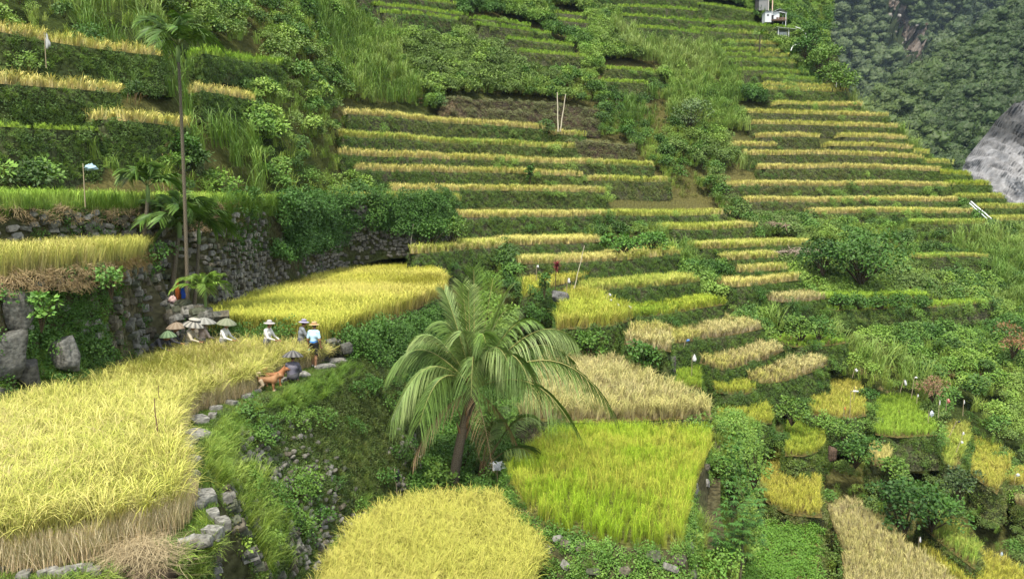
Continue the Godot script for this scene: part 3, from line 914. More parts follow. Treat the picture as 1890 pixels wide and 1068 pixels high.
	terrace("golden rice on the low spur behind the coconut palm", levels([[965, 552], [1010, 534], [1050, 523], [1090, 514]], -6.0), spots([[965, 64, -6.0], [1020, 68.0, -6.0], [1095, 69.0, -6.0]]), YELLOW, 2.2, {"zone": "middle hill", "c0": ROCK})
	terrace("golden rice field on the rounded spur right of the coconut palm", levels([[1030, 608], [1100, 603], [1145, 598], [1166, 588]], -7.0), spots([[1030, 62, -7.0], [1085, 64.0, -7.0], [1120, 58.0, -7.0], [1148, 53.0, -7.0]]), YELLOW, 2.4, {"zone": "spur", "mesh": P.rice_mid, "density": 16.0})
	terrace("small tan rice patch above the rounded grey wall end", levels([[1150, 632], [1195, 640], [1240, 650]], -7.6), spots([[1160, 49, -7.6], [1205, 50, -7.6], [1235, 47, -7.6]]), TAN, 1.9, {"zone": "spur", "batter": 0.1})
	terrace("wedge of tan rice right of the coconut palm", levels([[950, 776], [1100, 775], [1312, 774]], -9.0), levels([[1005, 662], [1060, 654], [1130, 672], [1200, 702], [1260, 732], [1312, 756]], -9.0), TAN, 1.0, {"zone": "spur", "mesh": P.rice_mid, "density": 22.0, "tall": 0.95, "flow": 0.3, "n": 30, "c0": ROCK})
	# the lime green field
	var yd := -9.6
	var fd := levels([[1010, 815], [968, 845], [938, 875], [945, 908], [985, 955], [1040, 988], [1150, 1009], [1252, 1015], [1268, 985], [1285, 900], [1310, 830]], yd)
	var bd := levels([[1018, 806], [1060, 803], [1140, 802], [1312, 802]], yd)
	var sd := sheet(fd, bd, 44)
	bed("rice_bed", sd, Color(0.07, 0.09, 0.02), Color(0.12, 0.12, 0.04))
	field("bright lime green rice field right of the coconut palm", sd, P.rice_near2, 50.0, {"s0": 0.48, "s1": 0.78, "cs": [Color(0.21, 0.36, 0.02), Color(0.31, 0.43, 0.03), Color(0.40, 0.41, 0.06), Color(0.25, 0.40, 0.02)], "freq": 3.0, "jit": 0.2, "flow": 0.12, "v0": 0.01})
	var lowd := PackedVector3Array()
	for p in fd: lowd.append(p + Vector3(0, -1.1, 0) + (p - Vector3(5.0, yd, -28.0)) * Vector3(1, 0, 1) * 0.1)
	cliff("low earth and stone edge round the lime green field", fd, lowd, 40, "low bank", 70, 0.25, 0.5, 0.22)
	# the golden field at the bottom
	var yc := -10.45
	var fc := levels([[540, 1180], [700, 1230], [930, 1150], [990, 1055], [1004, 992]], yc)
	var bc := levels([[592, 1075], [650, 1000], [710, 960], [790, 940], [900, 938], [968, 957]], yc)
	var sc := sheet(fc, bc, 40)
	bed("rice_bed", sc)
	field("golden rice field at the bottom below the coconut palm", sc, P.rice_near, 60.0, {"s0": 0.75, "s1": 1.0, "cs": [Color(0.37, 0.38, 0.07), Color(0.43, 0.40, 0.10), Color(0.40, 0.38, 0.11)], "freq": 1.2, "jit": 0.13, "flow": 0.2, "lean": Vector3(0.25, 0, 0.1), "v0": 0.01})
	# ground of the hollow and of the bank beside the lime field
	var hollow := sheet(spots([[300, 11.5, -11.8], [900, 12.0, -12.4], [1500, 13.0, -13.0]]), spots([[560, 27.5, -10.7], [900, 27.5, -10.7], [1330, 27.5, -10.9]]), 30)
	bed("valley_ground", hollow, Color(0.05, 0.06, 0.02), Color(0.09, 0.08, 0.045), 0.3, 14)
	var hollow2 := sheet(spots([[640, 27.5, -10.7], [900, 27.5, -10.7], [1330, 27.5, -10.9]]), spots([[760, 46.0, -9.6], [900, 46.0, -9.6], [1330, 36.0, -10.0]]), 30)
	bed("hollow_ground", hollow2, Color(0.05, 0.06, 0.02), Color(0.09, 0.08, 0.045), 0.2, 10)
	var bank_top := levels([[1240, 1040], [1270, 1000], [1292, 900], [1318, 825], [1318, 780]], -9.9)
	var bank_low := PackedVector3Array([hill(1330, 1200), hill(1385, 1040), hill(1385, 930), hill(1392, 850), hill(1400, 790)])
	var sbank := sheet(bank_top, bank_low, 24)
	bed("green_bank", sbank, Color(0.06, 0.08, 0.025), Color(0.12, 0.12, 0.06), 0.35, 14)
	var nook := sheet(spots([[270, 29.0, -5.5], [340, 29.8, -5.5], [430, 30.8, -5.3]]), spots([[262, 33.5, -4.3], [340, 34.5, -4.1], [430, 36.0, -4.6]]), 14)
	bed("stony_ground", nook, Color(0.11, 0.10, 0.08), Color(0.18, 0.165, 0.14), 0.2, 10)
	near_plants(hollow, hollow2, sbank, nook)

const LEAF_A := [Color(0.055, 0.125, 0.019), Color(0.098, 0.2, 0.03), Color(0.155, 0.26, 0.045), Color(0.078, 0.15, 0.028)]
const LEAF_B := [Color(0.05, 0.12, 0.019), Color(0.128, 0.23, 0.034), Color(0.19, 0.29, 0.05), Color(0.105, 0.165, 0.037)]
const GRASS := [Color(0.112, 0.21, 0.028), Color(0.195, 0.295, 0.045), Color(0.24, 0.315, 0.063), Color(0.13, 0.23, 0.03)]
const DRY := [Color(0.15, 0.11, 0.05), Color(0.24, 0.18, 0.09), Color(0.12, 0.11, 0.04)]
func spread(called: String, label: String, category: String, meshes: Array, sheets: Array, dens: float, how: Dictionary) -> void:
	var trs := []
	var css := []
	for m in meshes:
		trs.append([])
		css.append(PackedColorArray())
	var tr := []
	var cols := PackedColorArray()
	for s in sheets:
		grow(tr, cols, s, dens, how)
	for k in tr.size():
		var q := pixel(tr[k].origin)
		if q.x < -120 or q.x > 2010 or q.y < -150 or q.y > 1250: continue
		var j := rng.randi() % meshes.size()
		trs[j].append(tr[k])
		css[j].append(cols[k])
	scatter(called, label, category, meshes, trs, css)
func scatter(called: String, label: String, category: String, meshes: Array, trs: Array, css: Array) -> void:
	if meshes.size() == 1:
		tag(many(called, meshes[0], trs[0], css[0]), label, category, "", "stuff")
		return
	var root := thing(called, label, category)
	root.set_meta("kind", "stuff")
	for j in meshes.size():
		if trs[j].size():
			many("clumps", meshes[j], trs[j], css[j], root)
func near_plants(hollow: Dictionary, hollow2: Dictionary, sbank: Dictionary, nook: Dictionary) -> void:
	var nb: Array = wall_patches["near bank"]
	spread("bank_grass", "grass growing on the tall bank below the stone path", "grass", [P.long_grass], nb, 3.4, {"s0": 0.3, "s1": 0.85, "cs": GRASS, "normal": 0.5, "patchy": -0.05, "pfreq": 0.7, "sink": 0.1})
	spread("path_edge_grass", "grass leaning out over the outer edge of the stone path", "grass", [P.tuft, P.long_grass], nb, 12.0, {"s0": 0.25, "s1": 0.65, "patchy": -0.1, "pfreq": 1.2, "cs": GRASS + [Color(0.2, 0.2, 0.07)], "normal": 0.6, "v0": 0.015, "v1": 0.14})
	spread("bank_ferns", "dense ferns and grass on the nearest part of the bank under the path corner", "ferns", [P.long_grass, P.creepers[0], P.tuft], nb, 26.0, {"s0": 0.4, "s1": 0.9, "cs": GRASS + [Color(0.15, 0.17, 0.06)], "normal": 0.5, "u0": 0.2, "u1": 0.52, "v0": 0.02, "v1": 0.6, "patchy": -0.25})
	spread("bank_moss", "small ferns and moss on the tall bank below the stone path", "ferns", P.creepers, nb, 70.0, {"s0": 0.25, "s1": 0.6, "cs": [Color(0.06, 0.085, 0.02), Color(0.08, 0.15, 0.028), Color(0.12, 0.11, 0.04), Color(0.07, 0.11, 0.025)], "normal": 0.8, "patchy": -0.3, "pfreq": 1.1})
	spread("bank_tufts", "short tufts of grass between the stones of the tall bank", "grass", [P.tuft], nb, 22.0, {"s0": 0.25, "s1": 0.7, "cs": [Color(0.08, 0.14, 0.025), Color(0.14, 0.2, 0.04), Color(0.13, 0.12, 0.05), Color(0.17, 0.14, 0.07)], "normal": 0.55, "freq": 1.0})
	spread("bank_shrubs", "little broadleaf shrubs rooted in the tall bank", "shrubs", P.fine_bushes, nb, 0.7, {"s0": 0.5, "s1": 1.1, "cs": LEAF_B, "normal": 0.5, "patchy": 0.0})
	var lw: Array = wall_patches["left wall"]
	spread("wall_ferns", "ferns and creepers on the bouldered left wall", "ferns", P.creepers, lw, 26.0, {"s0": 0.4, "s1": 0.9, "cs": LEAF_A + [Color(0.10, 0.085, 0.035)], "normal": 0.7, "patchy": -0.1, "pfreq": 0.9})
	spread("wall_grass", "grass tufts on the bouldered left wall", "grass", [P.tuft], lw, 14.0, {"s0": 0.5, "s1": 1.1, "cs": GRASS + DRY, "normal": 0.5, "patchy": -0.1})
	spread("wall_shrubs", "small shrubs rooted in the bouldered left wall", "shrubs", P.fine_bushes, lw, 0.7, {"s0": 0.6, "s1": 1.3, "cs": LEAF_B, "normal": 0.5})
	var bw: Array = wall_patches["bushy wall"]
	spread("hanging_bushes", "leafy bushes hanging over the long wall behind the middle field", "bushes", P.fine_bushes, bw, 4.6, {"s0": 0.5, "s1": 1.9, "cs": LEAF_B, "normal": 0.5, "v0": -0.02, "v1": 0.6, "patchy": -0.42, "pfreq": 0.5, "u0": 0.36})
	spread("wall_ferns", "ferns on the long wall behind the middle field", "ferns", P.creepers, bw, 16.0, {"s0": 0.3, "s1": 0.8, "cs": LEAF_A, "normal": 0.7, "patchy": -0.05, "v1": 0.9})
	spread("dry_fringe", "tan dry grass hanging over the left part of the long wall", "grass", [P.hanging], bw, 7.0, {"s0": 0.6, "s1": 1.1, "v0": -0.02, "v1": 0.2, "u1": 0.4, "cs": [Color(0.24, 0.18, 0.1), Color(0.32, 0.26, 0.14), Color(0.17, 0.16, 0.06)], "normal": 0.5})
	spread("lip_grass", "grass along the lip of the long wall behind the middle field", "grass", [P.tuft, P.long_grass], bw, 5.0, {"s0": 0.5, "s1": 1.0, "cs": GRASS + DRY, "v0": -0.03, "v1": 0.12})
	var hw: Array = wall_patches["hollow wall"]
	spread("dark_creepers", "dark leafy creepers covering the wall behind the palm hollow", "creepers", P.fine_bushes, hw, 6.0, {"s0": 0.7, "s1": 1.3, "cs": [LEAF_A[0], LEAF_A[1], LEAF_B[0]], "normal": 0.5, "v0": 0.1})
	spread("hollow_plants", "low green plants on the ground of the palm hollow", "plants", P.creepers + P.fine_bushes, [hollow, hollow2], 5.0, {"s0": 0.6, "s1": 1.4, "cs": LEAF_A, "patchy": -0.3})
	spread("hollow_grass", "grass on the ground of the palm hollow", "grass", [P.long_grass, P.tuft], [hollow, hollow2], 4.0, {"s0": 0.5, "s1": 1.0, "cs": GRASS, "patchy": -0.1})
	var lb: Array = wall_patches["low bank"]
	spread("edge_plants", "creeping plants on the edge of the lime green field", "plants", P.creepers + [P.tuft], lb, 34.0, {"s0": 0.4, "s1": 0.8, "cs": LEAF_A + [Color(0.24, 0.2, 0.08)], "normal": 0.5, "patchy": -0.4, "v0": -0.05})
	spread("side_bank_grass", "grass on the bank right of the lime green field", "grass", [P.tuft, P.long_grass], [sbank], 7.0, {"s0": 0.5, "s1": 1.0, "cs": GRASS + [Color(0.16, 0.15, 0.06)], "patchy": -0.35})
	spread("side_bank_shrubs", "shrubs on the bank right of the lime green field", "shrubs", P.fine_bushes + P.creepers, [sbank], 2.2, {"s0": 0.7, "s1": 1.6, "cs": LEAF_B, "patchy": -0.15, "v0": 0.2})
	spread("nook_plants", "weeds between the stones under the slender palms", "weeds", P.creepers + [P.tuft], [nook], 3.0, {"s0": 0.5, "s1": 1.0, "cs": LEAF_A, "patchy": -0.1})

# ---------------------------------------------------------------- bodies: joints with radii, joined smoothly and meshed
# a bone: [from, to, radius from, radius to, colour]
func flesh(bones: Array, cell: float, k: float) -> MB:
	var lo := Vector3.ONE * 1e9
	var hi := -lo
	for q in bones:
		var r := Vector3.ONE * (maxf(q[2], q[3]) + k + cell * 2.0)
		lo = lo.min(q[0] - r).min(q[1] - r)
		hi = hi.max(q[0] + r).max(q[1] + r)
	var n := Vector3i(((hi - lo) / cell).ceil()) + Vector3i.ONE
	var f := PackedFloat32Array()
	f.resize(n.x * n.y * n.z)
	f.fill(1.0)
	var who := PackedInt32Array()
	who.resize(f.size())
	var closest := PackedFloat32Array()
	closest.resize(f.size())
	closest.fill(9.0)
	for bi in bones.size():
		var q = bones[bi]
		var a: Vector3 = q[0]
		var ab: Vector3 = q[1] - a
		var l2 := maxf(ab.length_squared(), 1e-9)
		var pad := Vector3.ONE * (maxf(q[2], q[3]) + k + cell * 1.5)
		var i0 := Vector3i(((a.min(q[1]) - pad - lo) / cell).floor()).clamp(Vector3i.ZERO, n - Vector3i.ONE)
		var i1 := Vector3i(((a.max(q[1]) + pad - lo) / cell).ceil()).clamp(Vector3i.ZERO, n - Vector3i.ONE)
		for z in range(i0.z, i1.z + 1):
			for y in range(i0.y, i1.y + 1):
				for x in range(i0.x, i1.x + 1):
					var p := lo + Vector3(x, y, z) * cell
					var t := clampf((p - a).dot(ab) / l2, 0.0, 1.0)
					var d: float = p.distance_to(a + ab * t) - lerpf(q[2], q[3], t)
					var id := (z * n.y + y) * n.x + x
					if d < closest[id]:
						closest[id] = d
						who[id] = bi
					var e := f[id]
					var h := maxf(k - absf(d - e), 0.0) / k
					f[id] = minf(d, e) - h * h * k * 0.25
	var b := MB.new()
	var made := {}
	var sx := 1
	var sy := n.x
	var sz := n.x * n.y
	for z in n.z - 1:
		for y in n.y - 1:
			for x in n.x - 1:
				var id := z * sz + y * sy + x
				var inside := 0
				for c in 8:
					if f[id + (c & 1) + ((c >> 1) & 1) * sy + ((c >> 2) & 1) * sz] < 0.0: inside += 1
				if inside == 0 or inside == 8: continue
				var sum := Vector3.ZERO
				var cnt := 0
				for c in 8:
					for ax in 3:
						var bit := 1 << ax
						if c & bit: continue
						var o0 := id + (c & 1) + ((c >> 1) & 1) * sy + ((c >> 2) & 1) * sz
						var o1: int = o0 + [sx, sy, sz][ax]
						if (f[o0] < 0.0) != (f[o1] < 0.0):
							var t := f[o0] / (f[o0] - f[o1])
							var p := Vector3(c & 1, (c >> 1) & 1, (c >> 2) & 1)
							p[ax] += t
							sum += p
							cnt += 1
				var bone = bones[who[id]]
				var col: Color = bone[4]
				made[id] = b.vert(lo + (Vector3(x, y, z) + sum / cnt) * cell, col)
	for z in range(1, n.z - 1):
		for y in range(1, n.y - 1):
			for x in range(1, n.x - 1):
				var id := z * sz + y * sy + x
				for ax in 3:
					var st: int = [sx, sy, sz][ax]
					var in0 := f[id] < 0.0
					if in0 == (f[id + st] < 0.0): continue
					var u: int = [sy, sz, sx][ax]
					var w: int = [sz, sx, sy][ax]
					var q := [id - u - w, id - w, id, id - u]
					if not (made.has(q[0]) and made.has(q[1]) and made.has(q[2]) and made.has(q[3])): continue
					if in0: b.quad(made[q[3]], made[q[2]], made[q[1]], made[q[0]])
					else: b.quad(made[q[0]], made[q[1]], made[q[2]], made[q[3]])
	return b
func lathe(b: MB, prof: Array, sides: int, c0: Color, c1: Color, wave := 0.0, at := Transform3D(), stripes := false) -> void:
	var base := b.v.size()
	for k in prof.size():
		for s in sides:
			var a := TAU * s / sides
			var ww := 1.0 - wave * (s % 2) * float(k) / prof.size()
			var ccol := c0.lerp(c1, clampf(0.5 + 0.9 * fine.get_noise_3d(cos(a) * 3.0, k * 1.7, sin(a) * 3.0), 0, 1))
			if stripes: ccol = c0 if s % 2 == 0 else c1
			b.vert(at * Vector3(cos(a) * prof[k][0] * ww, prof[k][1] - wave * 0.1 * (s % 2) * k / prof.size(), sin(a) * prof[k][0] * ww), ccol)
	for k in prof.size() - 1:
		for s in sides:
			var s2 := (s + 1) % sides
			b.quad(base + k * sides + s, base + k * sides + s2, base + (k + 1) * sides + s2, base + (k + 1) * sides + s)

const SKIN := Color(0.22, 0.115, 0.065)
var hand_open: MB
var hand_grip: MB
func make_hands() -> void:
	for grip in 2:
		var bn := [[Vector3(0, 0, 0), Vector3(0, -0.035, 0.004), 0.024, 0.028, SKIN], [Vector3(-0.018, -0.06, 0.004), Vector3(0.018, -0.06, 0.004), 0.017, 0.016, SKIN], [Vector3(0, -0.02, 0), Vector3(0, -0.06, 0.004), 0.026, 0.022, SKIN]]
		for i in 4:
			var x := -0.03 + 0.02 * i
			var l: float = [0.062, 0.074, 0.07, 0.054][i]
			var a := Vector3(x, -0.075, 0.004)
			var c := 0.45 if grip == 0 else 1.25
			var k1 := a + Vector3(0, -cos(c * 0.5), sin(c * 0.5)) * l * 0.5
			var k2 := k1 + Vector3(0, -cos(c * 1.3), sin(c * 1.3)) * l * 0.3
			var k3 := k2 + Vector3(0, -cos(c * 2.0), sin(c * 2.0)) * l * 0.25
			bn.append([a, k1, 0.0095, 0.009, SKIN]); bn.append([k1, k2, 0.009, 0.0085, SKIN]); bn.append([k2, k3, 0.0085, 0.0075, SKIN])
		var t0 := Vector3(-0.026, -0.022, 0.008)
		var t1 := t0 + Vector3(-0.022, -0.026, 0.018)
		bn.append([t0, t1, 0.012, 0.0105, SKIN]); bn.append([t1, t1 + Vector3(-0.004 if grip == 0 else 0.012, -0.03, 0.012), 0.0105, 0.0085, SKIN])
		var m := flesh(bn, 0.0055, 0.008)
		if grip == 0: hand_open = m
		else: hand_grip = m
# A figure facing +z with its feet at the origin.
func human(o: Dictionary) -> MB:
	var shirt: Color = o.shirt
	var legs: Color = o.legs
	var stoop: float = o.get("stoop", 0.08)
	var squat: bool = o.get("squat", false)
	var hip := Vector3(0, 0.88, 0) if not squat else Vector3(0, 0.2, -0.05)
	var tb := Basis(Vector3.RIGHT, stoop)
	var T := func(v: Vector3) -> Vector3: return hip + tb * v
	var bn := []
	bn.append([hip + Vector3(-0.055, 0.0, 0), hip + Vector3(0.055, 0.0, 0), 0.125, 0.125, legs])
	bn.append([T.call(Vector3(0, 0.08, 0)), T.call(Vector3(0, 0.24, 0.005)), 0.118, 0.125, shirt])
	bn.append([T.call(Vector3(-0.06, 0.3, 0)), T.call(Vector3(0.06, 0.3, 0)), 0.12, 0.12, shirt])
	bn.append([T.call(Vector3(-0.13, 0.43, -0.01)), T.call(Vector3(0.13, 0.43, -0.01)), 0.072, 0.072, shirt])
	bn.append([T.call(Vector3(0, 0.46, 0)), T.call(Vector3(0, 0.56, 0.015)), 0.055, 0.048, SKIN])
	var hd: Vector3 = T.call(Vector3(0, 0.665, 0.03))
	var hb := Basis(Vector3.UP, o.get("turn", 0.0)) * Basis(Vector3.RIGHT, stoop * 0.55)
	for s in [-1.0, 1.0]:
		var side: int = 0 if s < 0 else 1
		var sh: Vector3 = T.call(Vector3(s * 0.175, 0.42, -0.01))
		var arm: Array = o.get("arms", [[Vector3(-0.05, -0.28, 0.02), Vector3(-0.04, -0.5, 0.12)], [Vector3(0.05, -0.28, 0.02), Vector3(0.04, -0.5, 0.12)]])[side]
		var el: Vector3 = sh + arm[0]
		var wr: Vector3 = sh + arm[1]
		var slv: Color = shirt if o.get("long_sleeves", true) else SKIN
		bn.append([sh, sh.lerp(el, 0.7), 0.062, 0.052, shirt])
		bn.append([sh.lerp(el, 0.6), el, 0.046, 0.042, slv])
		bn.append([el, wr, 0.042, 0.028, slv])
		if squat:
			var kn := Vector3(s * 0.17, 0.46, 0.26)
			var an := Vector3(s * 0.13, 0.08, 0.12)
			bn.append([hip + Vector3(s * 0.09, 0, 0.02), kn, 0.09, 0.065, legs])
			bn.append([kn, an, 0.06, 0.04, legs])
			bn.append([an + Vector3(0, -0.03, -0.03), an + Vector3(s * 0.02, -0.045, 0.14), 0.036, 0.028, SKIN])
		else:
			var st: float = o.get("stride", 0.06) * s
			var kn := Vector3(s * 0.1, 0.47, 0.03 + st * 0.6)
			var an := Vector3(s * 0.11, 0.08, -0.02 + st)
			var shorts: bool = o.get("shorts", false)
			bn.append([hip + Vector3(s * 0.085, -0.02, 0), hip.lerp(kn, 0.85) + Vector3(s * 0.02, 0, 0), 0.098, 0.082 if shorts else 0.07, legs])
			bn.append([hip.lerp(kn, 0.85) + Vector3(s * 0.01, 0, 0), kn, 0.06, 0.055, SKIN if shorts else legs])
			bn.append([kn, kn.lerp(an, 0.35) + Vector3(0, 0, -0.015), 0.053, 0.052, SKIN if shorts else legs])
			bn.append([kn.lerp(an, 0.35) + Vector3(0, 0, -0.015), an, 0.052, 0.036, SKIN if shorts else legs])
			bn.append([an + Vector3(0, -0.035, -0.03), an + Vector3(s * 0.025, -0.05, 0.14), 0.036, 0.027, o.get("shoes", SKIN)])
	var b := flesh(bn, 0.02, 0.035)
	# head
	var hn := [[Vector3(0, -0.06, 0.035), Vector3(0, -0.045, 0.04), 0.055, 0.06, SKIN], [Vector3(0, 0.03, -0.01), Vector3(0, 0.045, 0.0), 0.094, 0.09, SKIN], [Vector3(0, -0.1, 0.0), Vector3(0, -0.03, 0.0), 0.05, 0.06, SKIN],
		[Vector3(0, 0.005, 0.095), Vector3(0, -0.025, 0.112), 0.01, 0.014, SKIN], [Vector3(-0.085, -0.01, 0), Vector3(-0.092, 0.02, -0.005), 0.012, 0.016, SKIN], [Vector3(0.085, -0.01, 0), Vector3(0.092, 0.02, -0.005), 0.012, 0.016, SKIN], [Vector3(-0.02, -0.058, 0.088), Vector3(0.02, -0.058, 0.088), 0.009, 0.009, Color(0.2, 0.07, 0.05)]]
	var h := flesh(hn, 0.0095, 0.02)
	for k in h.v.size():
		var p := h.v[k]
		if (p.z < 0.02 and p.y > -0.07 and absf(p.x) < 0.089) or p.y > 0.085: h.c[k] = Color(0.02, 0.016, 0.013)
	for s in [-1.0, 1.0]:
		for layer in [[0.0115, Color(0.6, 0.57, 0.52), 0.0], [0.0065, Color(0.02, 0.012, 0.01), 0.0062]]:
			var e := SphereMesh.new()
			e.radius = layer[0]; e.height = layer[0] * 2; e.radial_segments = 8; e.rings = 4
			var ar := e.get_mesh_arrays()
			var eb := MB.new()
			for p in ar[Mesh.ARRAY_VERTEX]: eb.vert(p, layer[1])
			for ix_ in ar[Mesh.ARRAY_INDEX]: eb.ix.append(ix_)
			h.add(eb, Transform3D(Basis(), Vector3(s * 0.033, 0.012, 0.083 + layer[2])))
	b.add(h, Transform3D(hb, hd))
	for s in [-1.0, 1.0]:
		var side: int = 0 if s < 0 else 1
		var sh: Vector3 = T.call(Vector3(s * 0.175, 0.42, -0.01))
		var arm: Array = o.get("arms", [[Vector3(-0.05, -0.28, 0.02), Vector3(-0.04, -0.5, 0.12)], [Vector3(0.05, -0.28, 0.02), Vector3(0.04, -0.5, 0.12)]])[side]
		var dir: Vector3 = (arm[1] - arm[0]).normalized()
		var y := -dir
		var x := Vector3(-s, 0, 0.4).normalized()
		x = (x - y * x.dot(y)).normalized()
		b.add(hand_grip if o.get("grip", -1) == side else hand_open, Transform3D(Basis(x, y, x.cross(y)).orthonormalized(), sh + arm[1] - dir * 0.005))
	o.head = Transform3D(hb, hd)
	return b
func person(label: String, where: Vector3, turn: float, o: Dictionary, hat: MB, hat_name: String) -> Node3D:
	var root := thing("person", label, "person", where, turn, "harvesters in the golden field")
	piece("body", human(o).done(M.skin), root)
	var hm := MB.new()
	for k in hat.c.size(): hat.c[k] = Color(hat.c[k].r * 0.6, hat.c[k].g * 0.6, hat.c[k].b * 0.6)
	hm.add(hat, o.head * Transform3D(Basis(Vector3.RIGHT, o.get("hat_tilt", 0.0)), Vector3(0, 0.06, 0.0)))
	piece(hat_name, hm.done(M.cloth), root)
	return root
func brim_hat(c0: Color, c1: Color, band: Color, r := 0.2) -> MB:
	var b := MB.new()
	lathe(b, [[0.0, 0.085], [0.06, 0.084], [0.085, 0.07], [0.098, 0.02]], 16, c0, c0)
	lathe(b, [[0.1005, 0.025], [0.103, -0.004]], 16, band, band)
	lathe(b, [[0.1, -0.002], [r * 0.8, -0.018], [r, -0.035], [r * 0.99, -0.042], [0.1, -0.012]], 16, c0, c1)
	return b
func umbrella_hat(c0: Color, c1: Color, r: float, tier := false) -> MB:
	var b := MB.new()
	lathe(b, [[0.0, 0.165], [r * 0.25, 0.145], [r * 0.5, 0.1], [r * 0.75, 0.04], [r * 0.92, -0.015], [r, -0.055], [r * 0.97, -0.065], [r * 0.6, 0.055], [0.0, 0.13]], 24, c0, c1, 0.07, Transform3D(), true)
	b.tube(PackedVector3Array([Vector3(0, 0.12, 0), Vector3(0, 0.25, 0)]), PackedFloat32Array([0.012, 0.006]), 6, c1, c0)
	lathe(b, [[0.094, 0.03], [0.105, -0.02], [0.1, -0.02], [0.09, 0.03]], 12, Color(0.05, 0.05, 0.05), Color(0.1, 0.1, 0.1))
	if tier:
		lathe(b, [[0.0, 0.25], [r * 0.35, 0.23], [r * 0.52, 0.185], [r * 0.5, 0.175], [0.0, 0.21]], 16, Color(0.6, 0.58, 0.52), Color(0.4, 0.38, 0.33), 0.04)
		b.tube(PackedVector3Array([Vector3(0, 0.12, 0), Vector3(0, 0.25, 0)]), PackedFloat32Array([0.03, 0.03]), 6, c1, c1)
	return b
func people() -> void:
	make_hands()
	var ya := -5.75
	var down := [[Vector3(-0.06, -0.28, -0.01), Vector3(-0.06, -0.52, 0.06)], [Vector3(0.06, -0.28, -0.01), Vector3(0.06, -0.52, 0.06)]]
	var reach := [[Vector3(-0.06, -0.25, 0.12), Vector3(0.02, -0.34, 0.36)], [Vector3(0.06, -0.25, 0.12), Vector3(-0.02, -0.36, 0.36)]]
	var q := at(580, 28.5, ya)
	var man := person("man in light blue shirt, black shorts and straw hat standing on the stone path", q, PI - 0.25, {"shirt": Color(0.36, 0.53, 0.66), "legs": Color(0.012, 0.012, 0.014), "shorts": true, "long_sleeves": false, "arms": down, "grip": 1, "stride": 0.1, "shoes": Color(0.3, 0.28, 0.26), "stoop": 0.05}, brim_hat(Color(0.55, 0.42, 0.22), Color(0.48, 0.36, 0.18), Color(0.45, 0.13, 0.06)), "straw_hat")
	# blue hem under the shirt
	var hm := MB.new()
	lathe(hm, [[0.152, 0.985], [0.158, 0.925], [0.15, 0.925]], 18, Color(0.05, 0.16, 0.42), Color(0.06, 0.2, 0.5))
	for k in hm.v.size(): hm.v[k].z *= 0.86
	piece("shirt_hem", hm.done(M.cloth), man)
	# green bottle in his hand
	var hand := man.transform * (Vector3(0.175 + 0.06, 0.88 + 0.42 - 0.60, 0.1))
	var bt := thing("water_bottle", "pale green plastic bottle held by the man on the path", "bottle", hand - Vector3(0, 0.26, 0))
	var bb := MB.new()
	lathe(bb, [[0.0, 0.0], [0.07, 0.0], [0.075, 0.02], [0.075, 0.2], [0.06, 0.235], [0.022, 0.265], [0.022, 0.285]], 14, Color(0.12, 0.42, 0.32), Color(0.18, 0.5, 0.4))
	piece("bottle_body", bb.done(M.plastic), bt)
	var bc := MB.new()
	lathe(bc, [[0.025, 0.283], [0.025, 0.305], [0.0, 0.306]], 12, Color(0.5, 0.55, 0.5), Color(0.5, 0.55, 0.5))
	piece("cap", bc.done(M.plastic), bt)
	person("crouching person in dark grey shirt under a striped dark umbrella hat", on_level(540, 706, ya), PI + 0.1, {"shirt": Color(0.09, 0.085, 0.11), "legs": Color(0.04, 0.04, 0.045), "squat": true, "stoop": 0.25, "arms": reach}, umbrella_hat(Color(0.05, 0.05, 0.055), Color(0.24, 0.23, 0.22), 0.36), "umbrella_hat")
	person("person in white shirt and white sun hat standing alone in the rice", at(494, 29.0, ya), PI / 2 - 0.2, {"shirt": Color(0.5, 0.49, 0.46), "legs": Color(0.1, 0.1, 0.12), "stoop": 0.12, "arms": reach}, brim_hat(Color(0.52, 0.5, 0.48), Color(0.42, 0.38, 0.4), Color(0.5, 0.45, 0.5), 0.21), "sun_hat")
	person("person in grey checked shirt and lilac hat beside the man in blue", at(556, 29.2, ya), PI / 2 + 0.5, {"shirt": Color(0.16, 0.17, 0.19), "legs": Color(0.05, 0.05, 0.07), "stoop": 0.15, "arms": reach}, brim_hat(Color(0.36, 0.34, 0.48), Color(0.5, 0.47, 0.6), Color(0.08, 0.07, 0.15), 0.2), "sun_hat")
	person("person in loose white shirt under a wide grey green hat", at(412, 29.0, ya), PI / 2 - 0.1, {"shirt": Color(0.52, 0.52, 0.5), "legs": Color(0.12, 0.12, 0.12), "stoop": 0.22, "arms": reach}, umbrella_hat(Color(0.2, 0.23, 0.15), Color(0.3, 0.31, 0.22), 0.37), "wide_hat")
	person("person in dusty pink shirt under the largest grey umbrella hat", at(374, 29.0, ya), PI / 2 + 0.9, {"shirt": Color(0.36, 0.29, 0.27), "legs": Color(0.1, 0.1, 0.1), "stoop": 0.12, "arms": reach}, umbrella_hat(Color(0.22, 0.22, 0.2), Color(0.42, 0.42, 0.39), 0.46), "umbrella_hat")
	person("person under a two tiered patterned umbrella hat among the harvesters", at(347, 28.7, ya), PI / 2, {"shirt": Color(0.4, 0.36, 0.28), "legs": Color(0.1, 0.1, 0.1), "stoop": 0.35, "arms": reach}, umbrella_hat(Color(0.1, 0.1, 0.1), Color(0.5, 0.48, 0.42), 0.41, true), "umbrella_hat")
